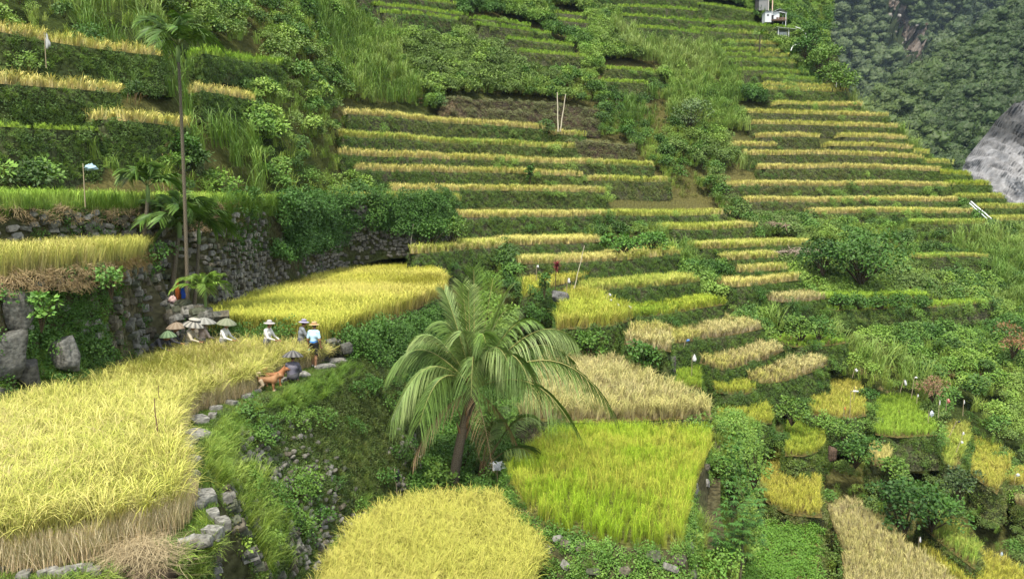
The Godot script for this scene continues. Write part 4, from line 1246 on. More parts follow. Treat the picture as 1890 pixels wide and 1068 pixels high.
	person("person in dark clothes under a brown umbrella hat, facing right", at(310, 28.5, ya), PI / 2, {"shirt": Color(0.06, 0.06, 0.07), "legs": Color(0.05, 0.05, 0.05), "stoop": 0.5, "arms": reach, "hat_tilt": -0.3}, umbrella_hat(Color(0.24, 0.18, 0.13), Color(0.34, 0.28, 0.21), 0.38), "umbrella_hat")
	person("stooping person hidden under a green patterned umbrella hat, leftmost harvester", at(287, 28.0, ya), PI / 2 - 0.3, {"shirt": Color(0.05, 0.05, 0.06), "legs": Color(0.05, 0.05, 0.06), "stoop": 0.95, "arms": reach, "hat_tilt": -0.55}, umbrella_hat(Color(0.1, 0.16, 0.08), Color(0.24, 0.33, 0.19), 0.31), "umbrella_hat")
	dog("tan dog with a curled cream tail beside the crouching person", on_level(495, 722, ya), 0.12, Color(0.24, 0.125, 0.055), Color(0.46, 0.36, 0.24), 0.0)
	dog("reddish dog standing behind the tan dog with its head raised", on_level(507, 713, ya), 0.3, Color(0.24, 0.10, 0.04), Color(0.28, 0.14, 0.06), 0.05)
func dog(label: String, where: Vector3, turn: float, fur: Color, pale: Color, up: float) -> void:
	var root := thing("dog", label, "dog", where, turn, "dogs on the path")
	var V := func(x: float, y: float, z: float) -> Vector3: return Vector3(x, y, z)
	var bn := [[V.call(-0.22, 0.37, 0), V.call(0.0, 0.365, 0), 0.1, 0.095, fur], [V.call(0.0, 0.365, 0), V.call(0.17, 0.36, 0), 0.095, 0.13, fur], [V.call(0.18, 0.4, 0), V.call(0.29, 0.48 + up, 0), 0.105, 0.08, fur],
		[V.call(0.31, 0.5 + up, 0), V.call(0.38, 0.5 + up, 0), 0.075, 0.062, fur], [V.call(0.39, 0.495 + up, 0), V.call(0.48, 0.475 + up, 0), 0.042, 0.026, Color(0.12, 0.06, 0.03)], [V.call(-0.26, 0.4, 0), V.call(-0.34, 0.49, 0), 0.035, 0.035, fur], [V.call(-0.34, 0.49, 0), V.call(-0.33, 0.58, 0), 0.038, 0.04, pale], [V.call(-0.33, 0.58, 0), V.call(-0.26, 0.6, 0), 0.04, 0.035, pale], [V.call(-0.26, 0.6, 0), V.call(-0.24, 0.55, 0.01), 0.033, 0.018, pale]]
	for s in [-1.0, 1.0]:
		bn.append([V.call(0.31, 0.555 + up, s * 0.05), V.call(0.32, 0.62 + up, s * 0.075), 0.026, 0.008, fur])
		bn.append([V.call(0.17, 0.33, s * 0.065), V.call(0.16, 0.19, s * 0.065), 0.05, 0.03, fur])
		bn.append([V.call(0.16, 0.19, s * 0.065), V.call(0.17, 0.04, s * 0.065), 0.03, 0.021, fur])
		bn.append([V.call(0.17, 0.025, s * 0.065), V.call(0.205, 0.022, s * 0.065), 0.026, 0.022, pale])
		bn.append([V.call(-0.21, 0.35, s * 0.06), V.call(-0.15, 0.22, s * 0.07), 0.075, 0.042, pale])
		bn.append([V.call(-0.15, 0.22, s * 0.07), V.call(-0.265, 0.13, s * 0.07), 0.038, 0.022, pale])
		bn.append([V.call(-0.265, 0.13, s * 0.07), V.call(-0.245, 0.03, s * 0.07), 0.021, 0.019, pale])
		bn.append([V.call(-0.245, 0.024, s * 0.07), V.call(-0.21, 0.022, s * 0.07), 0.025, 0.021, pale])
	var b := flesh(bn, 0.013, 0.03)
	for e in [[V.call(0.425, 0.53 + up, 0.03), 0.01], [V.call(0.425, 0.53 + up, -0.03), 0.01], [V.call(0.502, 0.48 + up, 0), 0.015]]:
		b.tube(PackedVector3Array([e[0] - Vector3(0.006, 0, 0), e[0] + Vector3(0.006, 0, 0)]), PackedFloat32Array([e[1], e[1] * 0.6]), 6, Color(0.01, 0.01, 0.01), Color(0.01, 0.01, 0.01))
	piece("body", b.done(M.skin), root)

# ---------------------------------------------------------------- palms
func frond(az: float, el: float, l: float, droop: float, leaflets: int, leaf_l: float, w: float, hang: float, c0: Color, c1: Color, rib: Color, start := 0.12) -> ArrayMesh:
	var b := MB.new()
	var dir := Vector3(cos(az) * cos(el), sin(el), sin(az) * cos(el))
	var P0 := func(t: float) -> Vector3: return dir * l * t + Vector3.DOWN * droop * l * t * t * t + Vector3(sin(az), 0, -cos(az)) * 0.05 * l * t * t * sin(az * 7.0)
	var path := PackedVector3Array()
	var rad := PackedFloat32Array()
	for k in 15:
		path.append(P0.call(k / 14.0))
		rad.append(lerpf(0.03, 0.005, k / 14.0) * (l / 5.0 + 0.3))
	b.tube(path, rad, 5, rib, rib, false)
	for k in leaflets:
		var t := start + (1.0 - start) * (k + 0.5) / leaflets
		var p: Vector3 = P0.call(t)
		var fw: Vector3 = (P0.call(minf(t + 0.02, 1.02)) - P0.call(t - 0.02)).normalized()
		var sd := fw.cross(Vector3.UP)
		if sd.length() < 0.2: sd = Vector3(-sin(az), 0, cos(az))
		sd = sd.normalized()
		for s in [-1.0, 1.0]:
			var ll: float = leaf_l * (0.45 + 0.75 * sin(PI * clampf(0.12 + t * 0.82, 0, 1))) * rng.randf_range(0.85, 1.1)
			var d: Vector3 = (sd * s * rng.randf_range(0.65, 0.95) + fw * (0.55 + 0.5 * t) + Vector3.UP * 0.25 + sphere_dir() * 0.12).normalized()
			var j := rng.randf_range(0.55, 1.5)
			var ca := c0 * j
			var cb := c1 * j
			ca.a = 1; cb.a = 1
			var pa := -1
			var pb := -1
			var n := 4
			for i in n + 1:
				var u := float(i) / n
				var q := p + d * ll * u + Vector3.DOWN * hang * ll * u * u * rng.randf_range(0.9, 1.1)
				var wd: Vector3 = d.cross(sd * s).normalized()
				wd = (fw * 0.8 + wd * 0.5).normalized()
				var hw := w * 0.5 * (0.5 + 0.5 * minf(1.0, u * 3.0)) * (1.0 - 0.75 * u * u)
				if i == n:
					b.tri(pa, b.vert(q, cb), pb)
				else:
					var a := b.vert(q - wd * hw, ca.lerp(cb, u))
					var e := b.vert(q + wd * hw, ca.lerp(cb, u))
					if i > 0: b.quad(pa, a, e, pb)
					pa = a
					pb = e
	return b.done(M.leaf)
func trunk_path(a: Vector3, b: Vector3, bend: Vector3, n: int) -> PackedVector3Array:
	var o := PackedVector3Array()
	for k in n + 1:
		var t := float(k) / n
		o.append(a.lerp(b, t) + bend * 4.0 * t * (1.0 - t))
	return o
func palms() -> void:
	rng.seed = 77
	# the coconut palm in the hollow
	var foot_ := on_level(836, 884, -10.05)
	var top := at_depth(874, 716, -foot_.z)
	var root := thing("coconut_palm", "coconut palm with long drooping fronds in the middle of the picture", "palm tree", foot_)
	var rel := top - foot_
	var b := MB.new()
	var tp := trunk_path(Vector3(0, -0.3, 0), rel, Vector3(-0.08, 0, 0), 16)
	var rr := PackedFloat32Array()
	for k in 17: rr.append(0.2 - 0.05 * k / 16.0 + (0.012 if k % 2 == 0 else 0.0) + (0.08 if k > 12 else 0.0))
	b.tube(tp, rr, 10, Color(0.12, 0.105, 0.085), Color(0.17, 0.135, 0.09))
	piece("trunk", b.done(M.bark), root)
	for k in 12:                                               # old leaf bases
		var t := 0.45 + 0.5 * k / 12.0
		var p := rel * t
		var a := k * 2.4
		var sb := MB.new()
		var out := Vector3(cos(a), 0, sin(a))
		sb.tube(PackedVector3Array([p + out * 0.1, p + out * 0.22 + Vector3(0, 0.3, 0), p + out * 0.3 + Vector3(0, 0.5, 0)]), PackedFloat32Array([0.07, 0.045, 0.015]), 5, Color(0.24, 0.14, 0.07), Color(0.33, 0.22, 0.12))
		piece("leaf_base", sb.done(M.bark), root)
	var pale := Color(0.12, 0.19, 0.05)
	var palest := Color(0.21, 0.26, 0.10)
	var dark := Color(0.075, 0.13, 0.025)
	var mid_ := Color(0.11, 0.19, 0.03)
	# bearing (0 right, 90 towards the viewer, 180 left), rise, length, droop
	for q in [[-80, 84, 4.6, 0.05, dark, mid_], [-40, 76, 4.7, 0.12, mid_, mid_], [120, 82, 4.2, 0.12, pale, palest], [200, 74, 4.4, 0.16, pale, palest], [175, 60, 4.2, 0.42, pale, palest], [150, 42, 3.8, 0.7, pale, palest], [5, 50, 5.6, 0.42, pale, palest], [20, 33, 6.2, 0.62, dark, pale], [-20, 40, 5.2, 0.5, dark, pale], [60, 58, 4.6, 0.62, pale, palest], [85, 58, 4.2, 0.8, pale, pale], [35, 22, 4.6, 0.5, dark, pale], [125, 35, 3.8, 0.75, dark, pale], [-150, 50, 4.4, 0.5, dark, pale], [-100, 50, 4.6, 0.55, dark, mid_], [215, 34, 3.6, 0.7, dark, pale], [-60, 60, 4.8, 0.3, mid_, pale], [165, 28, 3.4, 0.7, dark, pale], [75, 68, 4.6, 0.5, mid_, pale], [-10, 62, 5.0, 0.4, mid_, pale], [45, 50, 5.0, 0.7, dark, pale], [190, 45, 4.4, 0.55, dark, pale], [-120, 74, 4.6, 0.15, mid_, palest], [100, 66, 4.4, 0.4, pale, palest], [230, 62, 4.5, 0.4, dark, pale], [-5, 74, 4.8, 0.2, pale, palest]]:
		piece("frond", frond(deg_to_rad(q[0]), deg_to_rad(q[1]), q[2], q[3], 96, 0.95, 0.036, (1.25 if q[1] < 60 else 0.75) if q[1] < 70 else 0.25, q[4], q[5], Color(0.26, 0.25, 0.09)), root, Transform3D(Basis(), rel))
	for q in [[70, -35, 2.4, 0.5], [170, -30, 2.6, 0.5], [-20, -40, 2.2, 0.4]]:
		piece("dead_frond", frond(deg_to_rad(q[0]), deg_to_rad(q[1]), q[2], q[3], 40, 0.6, 0.03, 0.9, Color(0.2, 0.13, 0.07), Color(0.27, 0.19, 0.1), Color(0.2, 0.14, 0.08)), root, Transform3D(Basis(), rel))
	# the young one behind it
	var f2 := on_level(890, 868, -10.0)
	root = thing("young_palm", "young trunkless palm with dark fronds right behind the coconut palm", "palm tree", f2)
	for q in [[10, 62, 4.0, 0.35], [60, 74, 3.2, 0.3], [-30, 55, 4.4, 0.45], [140, 76, 3.2, 0.3], [30, 45, 3.6, 0.5], [-70, 66, 3.8, 0.35]]:
		piece("frond", frond(deg_to_rad(q[0]), deg_to_rad(q[1]), q[2], q[3], 64, 0.85, 0.04, 0.6, dark, Color(0.12, 0.16, 0.05), Color(0.14, 0.12, 0.05), 0.35), root)
	b = MB.new()
	b.tube(PackedVector3Array([Vector3(0, -0.2, 0), Vector3(0.02, 0.35, 0)]), PackedFloat32Array([0.16, 0.1]), 8, Color(0.12, 0.08, 0.05), Color(0.17, 0.12, 0.06))
	piece("stem_base", b.done(M.bark), root)
	# slender palms at the left
	var gr := Color(0.045, 0.10, 0.02)
	var gr2 := Color(0.10, 0.17, 0.03)
	for q in [
		["tall slender palm whose crown stands high against the upper left terraces", [346, 577], 30.5, [328, 92], 1.9, 13, 0.065, 0.075],
		["slender palm with pale stem left of the tallest palm", [311, 548], 32.0, [330, 418], 2.0, 12, 0.085, 0.09],
		["shadowed slender palm against the left stone wall", [262, 430], 31.0, [272, 352], 1.6, 10, 0.07, 0.08],
		["slender palm with leaning fronds just right of the tallest stem", [356, 560], 33.0, [366, 430], 1.9, 11, 0.07, 0.08],
		["short bright green palm at the foot of the tallest palm", [371, 598], 30.0, [378, 545], 1.25, 11, 0.05, 0.05]]:
		var a := at_depth(q[1][0], q[1][1], q[2])
		var e := at_depth(q[3][0], q[3][1], q[2])
		root = thing("slender_palm", q[0], "palm tree", a, 0.0, "slender palms in the left corner of the terraces")
		b = MB.new()
		var pth := trunk_path(Vector3(0, -0.3, 0), e - a, Vector3(0.04, 0, 0), 20)
		var rd := PackedFloat32Array()
		for k in 21: rd.append(lerpf(q[6] * 1.15, q[6] * 0.8, k / 20.0) + (0.004 if k % 2 else 0.0))
		b.tube(pth, rd, 9, Color(0.2, 0.165, 0.12), Color(0.15, 0.14, 0.1))
		piece("trunk", b.done(M.bark), root)
		b = MB.new()
		b.tube(PackedVector3Array([e - a - Vector3(0, 0.45, 0), e - a, e - a + Vector3(0, 0.25, 0)]), PackedFloat32Array([q[6] * 1.1, q[6] * 1.3, q[6] * 0.5]), 8, Color(0.1, 0.16, 0.05), Color(0.12, 0.2, 0.05))
		piece("crown_shaft", b.done(M.leaf), root)
		for k in q[5]:
			var bright: bool = q[4] < 1.4
			piece("frond", frond(k * 2.399 + 0.3, deg_to_rad(rng.randf_range(25, 78)), q[4] * rng.randf_range(0.85, 1.1), rng.randf_range(0.35, 0.7), 34, q[4] * 0.36, q[7] * 0.85, 0.45, gr2 if bright else gr, Color(0.17, 0.27, 0.04) if bright else gr2, Color(0.1, 0.13, 0.04), 0.18), root, Transform3D(Basis(), e - a + Vector3(0, 0.15, 0)))
	var sp := hill(1402, 98)
	root = thing("small_palm", "small palm standing on the terraces below the white house", "palm tree", sp)
	b = MB.new()
	b.tube(PackedVector3Array([Vector3(0, -0.3, 0), Vector3(0.05, 1.3, 0), Vector3(0.0, 2.6, 0)]), PackedFloat32Array([0.12, 0.1, 0.08]), 7, Color(0.16, 0.13, 0.1), Color(0.14, 0.13, 0.09))
	piece("trunk", b.done(M.bark), root)
	for k in 9:
		piece("frond", frond(k * 2.4, deg_to_rad(rng.randf_range(15, 70)), 1.7, 0.5, 14, 0.6, 0.1, 0.5, gr2, gr2, gr2), root, Transform3D(Basis(), Vector3(0, 2.6, 0)))

# ---------------------------------------------------------------- single shrubs and trees
func shrub(called: String, label: String, cat: String, where: Vector3, r: float, h: float, n: int, l: float, w: float, c: Color, seed_: int, lobes_n := 9) -> void:
	rng.seed = seed_
	var root := thing(called, label, cat, where)
	var b := MB.new()
	var s := MB.new()
	var lobes := []
	for k in lobes_n:
		var a := TAU * k / lobes_n * 2.0 + rng.randf()
		var q := r * rng.randf_range(0.2, 0.78)
		lobes.append([Vector3(cos(a) * q, h * rng.randf_range(0.22, 0.85), sin(a) * q), minf(r, h) * rng.randf_range(0.28, 0.46)])
	lobes.append([Vector3(0, h * 0.75, 0), minf(r, h) * 0.4])
	leaf_mass(b, lobes, n, l, w, l < 0.16)
	for k in b.c.size(): b.c[k] = Color(b.c[k].r * c.r, b.c[k].g * c.g, b.c[k].b * c.b)
	for q in lobes:
		s.tube(PackedVector3Array([Vector3(0, -0.2, 0), q[0] * 0.5 + Vector3(0, 0.05 * h, 0), q[0]]), PackedFloat32Array([0.025 * r + 0.012, 0.018 * r + 0.008, 0.006]), 5, Color(0.10, 0.075, 0.05), Color(0.10, 0.09, 0.05), false)
	piece("stems", s.done(M.bark), root)
	piece("foliage", b.done(M.leaf), root)
func shrubs() -> void:
	var g1 := Color(0.05, 0.115, 0.018)
	var g2 := Color(0.095, 0.17, 0.028)
	var g3 := Color(0.03, 0.075, 0.013)
	var up := Vector3(0, -0.3, 0)
	shrub("broadleaf_bush", "large broadleaf bush at the bottom edge below the lime green field", "bush", on_level(1125, 1092, -11.5), 1.35, 1.5, 620, 0.2, 0.14, Color(0.07, 0.15, 0.02), 501, 12)
	shrub("broadleaf_bush", "smaller broadleaf bush left of the large one at the bottom edge", "bush", on_level(1005, 1075, -11.3), 0.7, 0.9, 260, 0.15, 0.1, Color(0.08, 0.15, 0.03), 502)
	shrub("shrub", "leafy shrub below the corner of the lime green field", "bush", on_level(1085, 1010, -11.0), 0.6, 0.7, 260, 0.13, 0.09, g2, 503)
	shrub("tall_shrub", "tall climbing shrub on the bank right of the lime green field", "bush", at(1352, 30.5, -12.2), 0.9, 3.4, 900, 0.15, 0.11, g1, 504, 16)
	shrub("tall_shrub", "bush on the bank behind the lime field's stone corner", "bush", at(1392, 33.0, -11.8), 0.9, 2.2, 700, 0.13, 0.09, g2, 505, 12)
	shrub("spreading_tree", "dark spreading tree among the right-hand terraces", "tree", hill(1590, 515) + up, 4.6, 4.6, 2600, 0.34, 0.22, g1, 506, 22)
	shrub("round_bush", "dark bush left of the spreading tree", "bush", hill(1520, 500) + up, 2.2, 3.6, 1000, 0.3, 0.2, g3, 507, 12)
	shrub("round_bush", "round grey green bush above the bare gully", "bush", hill(1275, 232) + up, 2.6, 3.6, 1100, 0.34, 0.16, Color(0.10, 0.15, 0.06), 508, 12)
	shrub("upright_shrub", "narrow dark upright shrub on the middle wall", "bush", hill(978, 335) + up, 0.55, 2.2, 420, 0.2, 0.14, g1, 509, 9)
	shrub("columnar_shrub", "narrow light green column of a shrub beside the middle field", "bush", on_level(828, 512, -5.3), 0.28, 1.7, 420, 0.14, 0.07, Color(0.12, 0.22, 0.03), 510, 10)
	shrub("green_hedge", "bright green hedge bush on the terrace edge beside a golden strip", "hedge", hill(1150, 462) + up, 2.4, 1.7, 1100, 0.24, 0.17, Color(0.085, 0.19, 0.03), 511, 14)
	shrub("green_hedge", "bright green hedge bush, right of the other hedge bush", "hedge", hill(1205, 458) + up, 1.9, 1.6, 900, 0.24, 0.17, Color(0.07, 0.16, 0.025), 512, 12)
	for k in 5:
		shrub("trimmed_hedge", ["leftmost bush of the dark hedge on the right slope", "second bush from the left in the dark hedge on the right slope", "middle bush of the dark hedge on the right slope", "second bush from the right in the dark hedge on the right slope", "rightmost bush of the dark hedge on the right slope"][k], "hedge", hill(1548 + 38 * k, 565) + up, 1.2, 1.3, 560, 0.2, 0.14, g1, 513 + k, 9)
	shrub("dark_bush", "large dark bush in the lower valley above the tan field", "bush", hill(1665, 985) + up, 1.9, 3.6, 1500, 0.22, 0.15, g3, 520, 16)
	shrub("dark_bush", "large bright bush joined to the dark bush in the lower valley", "bush", hill(1720, 965) + up, 2.0, 2.6, 1500, 0.22, 0.15, g1, 521, 16)
	shrub("round_tree", "dark round tree beside the valley path", "tree", hill(1768, 918) + up, 1.3, 2.2, 900, 0.19, 0.12, Color(0.045, 0.075, 0.025), 522, 12)
	shrub("leafy_bush", "leafy bush beside the very small rice patch", "bush", hill(1580, 850) + up, 1.5, 2.0, 900, 0.2, 0.14, g1, 523, 12)
	shrub("leafy_bush", "leafy bush right of the narrow stepped field", "bush", hill(1560, 805) + up, 1.3, 1.4, 700, 0.19, 0.13, g2, 524, 10)
	shrub("dead_bush", "reddish brown dead bush above the right-hand green field", "bush", hill(1722, 730) + up, 1.3, 1.8, 700, 0.2, 0.07, Color(0.2, 0.12, 0.07), 525, 9)
	shrub("dead_bush", "reddish brown dead bush at the right edge of the slope", "bush", hill(1870, 650) + up, 1.5, 2.8, 800, 0.24, 0.08, Color(0.22, 0.12, 0.06), 526, 9)
	shrub("wall_shrub", "bright leafy shrub on the boulder at the far left", "bush", at_depth(75, 600, 21.6), 0.42, 0.95, 240, 0.15, 0.1, Color(0.11, 0.22, 0.04), 527, 8)
	shrub("wall_shrub", "bright leafy shrub under the lip of the raised left field", "bush", at_depth(205, 540, 24.0), 0.5, 0.75, 240, 0.14, 0.1, Color(0.10, 0.2, 0.04), 528, 8)
	shrub("ivy_mass", "ivy covering the front of the rounded spur", "ivy", at_depth(1090, 668, 45.5), 1.1, 2.0, 800, 0.18, 0.13, Color(0.07, 0.14, 0.02), 529, 14)
	shrub("ivy_mass", "dark ivy on the lower rounded wall end of the spur", "ivy", at_depth(1190, 690, 42.5), 1.0, 1.8, 800, 0.18, 0.13, g1, 530, 14)
	for k in 6:
		var p: Array = [[1488, 96], [1512, 122], [1538, 150], [1500, 78], [1556, 166], [1526, 112]][k]
		shrub("ridge_bush", ["bush on the ridge below the shed", "bush in the middle of the ridge right of the green strips", "bush on the ridge at the end of the thin gold strip", "topmost bush on the ridge under the bent pipe", "lowest bush on the ridge beside the tall bare wall", "pale bush between the other ridge bushes"][k], "bush", hill(p[0], p[1]) + Vector3(0, -0.8, 0), 2.4, 3.4, 900, 0.34, 0.22, [g1, g2, g2, g1, g2, Color(0.12, 0.2, 0.04)][k], 540 + k, 12)
	shrub("wall_bush", "dark bush at the right foot of the long bushy wall", "bush", at_depth(795, 455, 61.0), 2.0, 2.0, 900, 0.2, 0.14, g1, 556, 12)
	shrub("wall_bush", "bush at the corner where the long bushy wall turns away", "bush", at_depth(835, 452, 63.0), 1.4, 2.2, 700, 0.2, 0.14, g2, 557, 12)
	shrub("ledge_bush", "bush filling the shady gap behind the small bright lawn, left one", "bush", hill(1478, 622) + up, 1.5, 2.0, 800, 0.2, 0.14, g2, 570, 12)
	shrub("ledge_bush", "bush filling the shady gap behind the small bright lawn, right one", "bush", hill(1512, 620) + up, 1.3, 1.8, 700, 0.2, 0.14, g1, 571, 12)
	shrub("ledge_bush", "bush between the stepped field and the yellow field with scarers", "bush", hill(1462, 772) + up, 1.2, 1.6, 700, 0.19, 0.13, g2, 572, 12)
	shrub("undergrowth_bush", "bush at the left foot of the coconut palm trunk", "bush", on_level(812, 905, -10.2), 0.75, 1.0, 420, 0.13, 0.09, g2, 580, 10)
	shrub("undergrowth_bush", "dark bush behind the foot of the coconut palm trunk", "bush", on_level(852, 862, -10.1), 0.8, 1.2, 420, 0.13, 0.09, g1, 581, 10)
	shrub("leafy_bush", "bush under the wall of the green field in the valley", "bush", hill(1650, 880) + up, 1.2, 1.5, 600, 0.19, 0.13, g2, 582, 10)
	# red leaved shrub and the little tree beside it
	rng.seed = 560
	var root := thing("red_shrub", "red leaved shrub on a thin stem on the spur", "shrub", at_depth(1025, 528, 56.0))
	var b := MB.new()
	b.tube(PackedVector3Array([Vector3(0, -0.3, 0), Vector3(0.03, 0.9, 0), Vector3(0.1, 1.5, 0)]), PackedFloat32Array([0.035, 0.03, 0.02]), 6, Color(0.12, 0.09, 0.06), Color(0.12, 0.07, 0.05))
	piece("stem", b.done(M.bark), root)
	b = MB.new()
	for k in 60: b.leaf(Vector3(0.1, rng.randf_range(1.1, 1.55), 0), (sphere_dir() + Vector3(0, 0.6, 0)).normalized(), Vector3(0.1, 1, 0.2), rng.randf_range(0.3, 0.5), 0.1, Color(0.16, 0.025, 0.03) * rng.randf_range(0.6, 1.4))
	piece("leaves", b.done(M.leaf), root)
	shrub("sapling", "little green tree with thin stem left of the red shrub", "tree", at_depth(1005, 548, 55.0), 0.7, 1.9, 260, 0.2, 0.13, g1, 561, 5)
	# young trees with finger shaped leaves in front of the weedy field
	rng.seed = 570
	for tk in 2:
		var f: Vector3 = at([1342, 1362][tk], [24.5, 24.8][tk], -12.4)
		root = thing("cassava_tree", ["slender young tree with finger shaped leaves at the bottom edge", "second slender young tree, its pale stem close to the first"][tk], "tree", f)
		var hgt: float = [2.6, 3.3][tk]
		var s := MB.new()
		b = MB.new()
		s.tube(trunk_path(Vector3(0, -0.3, 0), Vector3(0.1, hgt * 0.75, 0), Vector3(0.05, 0, 0), 8), PackedFloat32Array([0.045, 0.043, 0.04, 0.038, 0.036, 0.034, 0.032, 0.03, 0.028]), 7, Color(0.24, 0.2, 0.14), Color(0.2, 0.18, 0.1))
		for k in 64:
			var hh := hgt * rng.randf_range(0.48, 1.0)
			var a := k * 2.399
			var out := Vector3(cos(a), rng.randf_range(0.0, 0.6), sin(a)).normalized()
			var e: Vector3 = Vector3(0.1, hh, 0) + out * rng.randf_range(0.3, 0.75)
			s.tube(PackedVector3Array([Vector3(0.08, hh - 0.08, 0), e]), PackedFloat32Array([0.008, 0.004]), 3, Color(0.12, 0.13, 0.05), Color(0.12, 0.16, 0.04), false)
			for j in 8:
				var aa := TAU * j / 8.0
				var tl := (Vector3(cos(aa), -0.35, sin(aa)) + out * 0.35).normalized()
				b.leaf2(e, tl, Vector3.UP, rng.randf_range(0.17, 0.26), 0.05, Color(0.045, 0.11, 0.02) * rng.randf_range(0.7, 1.5))
		piece("stem", s.done(M.bark), root)
		piece("leaves", b.done(M.leaf), root)

# ---------------------------------------------------------------- small things
func stick(called: String, label: String, a: Vector3, e: Vector3, r: float, c: Color, group := "") -> void:
	var root := thing(called, label, "pole", a, 0.0, group)
	var b := MB.new()
	var d := e - a
	var pth := PackedVector3Array()
	var rd := PackedFloat32Array()
	for k in 7:
		var t := k / 6.0
		pth.append(d * t + Vector3(sin(k * 2.1) * 0.018, 0, cos(k * 1.7) * 0.018) * minf(1.0, d.length()))
		rd.append(r * lerpf(1.0, 0.6, t))
	b.tube(pth, rd, 6, c, c * 0.9)
	piece("shaft", b.done(M.wood), root)
	if called == "field_stick":
		b = MB.new()
		b.tube(PackedVector3Array([d * 0.55, d * 0.75 + Vector3(0.07, 0, 0.03)]), PackedFloat32Array([r * 0.6, r * 0.3]), 5, c, c)
		piece("side_twig", b.done(M.wood), root)
func bag(c: Color, s: Vector3, seed_: int) -> MB:
	var n := FastNoiseLite.new()
	n.seed = seed_
	n.frequency = 2.2
	var e := SphereMesh.new()
	e.radius = 0.5; e.height = 1.0; e.radial_segments = 12; e.rings = 8
	var ar := e.get_mesh_arrays()
	var b := MB.new()
	for p in ar[Mesh.ARRAY_VERTEX]:
		var q: Vector3 = p
		q *= 1.0 + n.get_noise_3dv(q * 2.0) * 0.9
		q.x += 0.25 * n.get_noise_1d(q.y * 3.0)
		q.x *= 1.1 - 0.75 * clampf(q.y + 0.35, 0.0, 1.0)
		b.vert(q * s, c * (1.0 + 0.2 * n.get_noise_3dv(q * 5.0)))
	for k in ar[Mesh.ARRAY_INDEX]: b.ix.append(k)
	return b
func scarer(label: String, foot_: Vector3, h: float, c: Color, s: Vector3, lean := 0.0) -> void:
	var root := thing("bird_scarer", label, "bird scarer", foot_, 0.0, "plastic bird scarers in the rice")
	var b := MB.new()
	b.tube(PackedVector3Array([Vector3(0, -0.2, 0), Vector3(lean * h, h, 0)]), PackedFloat32Array([0.022, 0.015]), 5, Color(0.25, 0.2, 0.13), Color(0.3, 0.25, 0.17))
	piece("pole", b.done(M.wood), root)
	piece("plastic_bag", bag(c * 0.75, s * 0.58, int(h * 977) + int(foot_.x * 31)).done(M.plastic), root, Transform3D(Basis(Vector3(0, 0, 1), lean), Vector3(lean * h + s.x * 0.35, h - s.y * 0.35, 0)))
func heap(called: String, label: String, cat: String, where: Vector3, size: Vector3, n: int, twigs: bool, c0: Color, c1: Color, seed_: int) -> void:
	rng.seed = seed_
	var root := thing(called, label, cat, where)
	for k in n:
		var a := rng.randf() * TAU
		var q := sqrt(rng.randf())
		var p := Vector3(cos(a) * q * size.x, size.y * (1.0 - q) * rng.randf_range(0.3, 1.0), sin(a) * q * size.z)
		if twigs:
			var b := MB.new()
			var d := (sphere_dir() * Vector3(1, 0.25, 1)).normalized() * rng.randf_range(0.4, 0.9)
			b.tube(PackedVector3Array([p - d, p + sphere_dir() * 0.1, p + d]), PackedFloat32Array([0.035, 0.03, 0.012]), 4, c0.lerp(c1, rng.randf()), c0)
			piece("branch", b.done(M.wood), root)
		else:
			var o := piece("stone", P.stones[rng.randi() % 8], root, Transform3D(Basis.from_euler(Vector3(rng.randf(), rng.randf() * 6.0, 0)) * Basis.from_scale(Vector3(0.45, 0.24, 0.35) * rng.randf_range(0.7, 1.3)), p))
			o.material_override = stone_mats[rng.randi() % 5]
func boulder(label: String, where: Vector3, s: Vector3, turn: float, seed_: int, c: Color) -> void:
	rng.seed = seed_
	var b := MB.new()
	var e := SphereMesh.new()
	e.radius = 0.5; e.height = 1.0; e.radial_segments = 36; e.rings = 20
	var ar := e.get_mesh_arrays()
	var cuts := []
	for ax in 3:
		for sg in [-1.0, 1.0]:
			var cn := Vector3.ZERO
			cn[ax] = sg
			cuts.append([(cn + sphere_dir() * 0.3).normalized(), rng.randf_range(0.3, 0.4)])
	for k in 6: cuts.append([sphere_dir(), rng.randf_range(0.36, 0.46)])
	for p in ar[Mesh.ARRAY_VERTEX]:
		var q: Vector3 = p.normalized()
		var r := 0.8
		for ct in cuts:
			var dt: float = q.dot(ct[0])
			if dt > 0.1: r = minf(r, ct[1] / dt)
		q = q * (r + 0.035 * fine.get_noise_3dv(q * 1.2) + 0.02 * fine.get_noise_3dv(q * 4.0))
		b.vert(q * s, c.lerp(c * 0.6, clampf(0.5 + fine.get_noise_3dv(q * 2.0), 0, 1)))
	for k in ar[Mesh.ARRAY_INDEX]: b.ix.append(k)
	var o := piece("boulder", b.done(M.stone), self, Transform3D(Basis(Vector3.UP, turn), where))
	tag(o, label, "boulder", "boulders in the left wall")
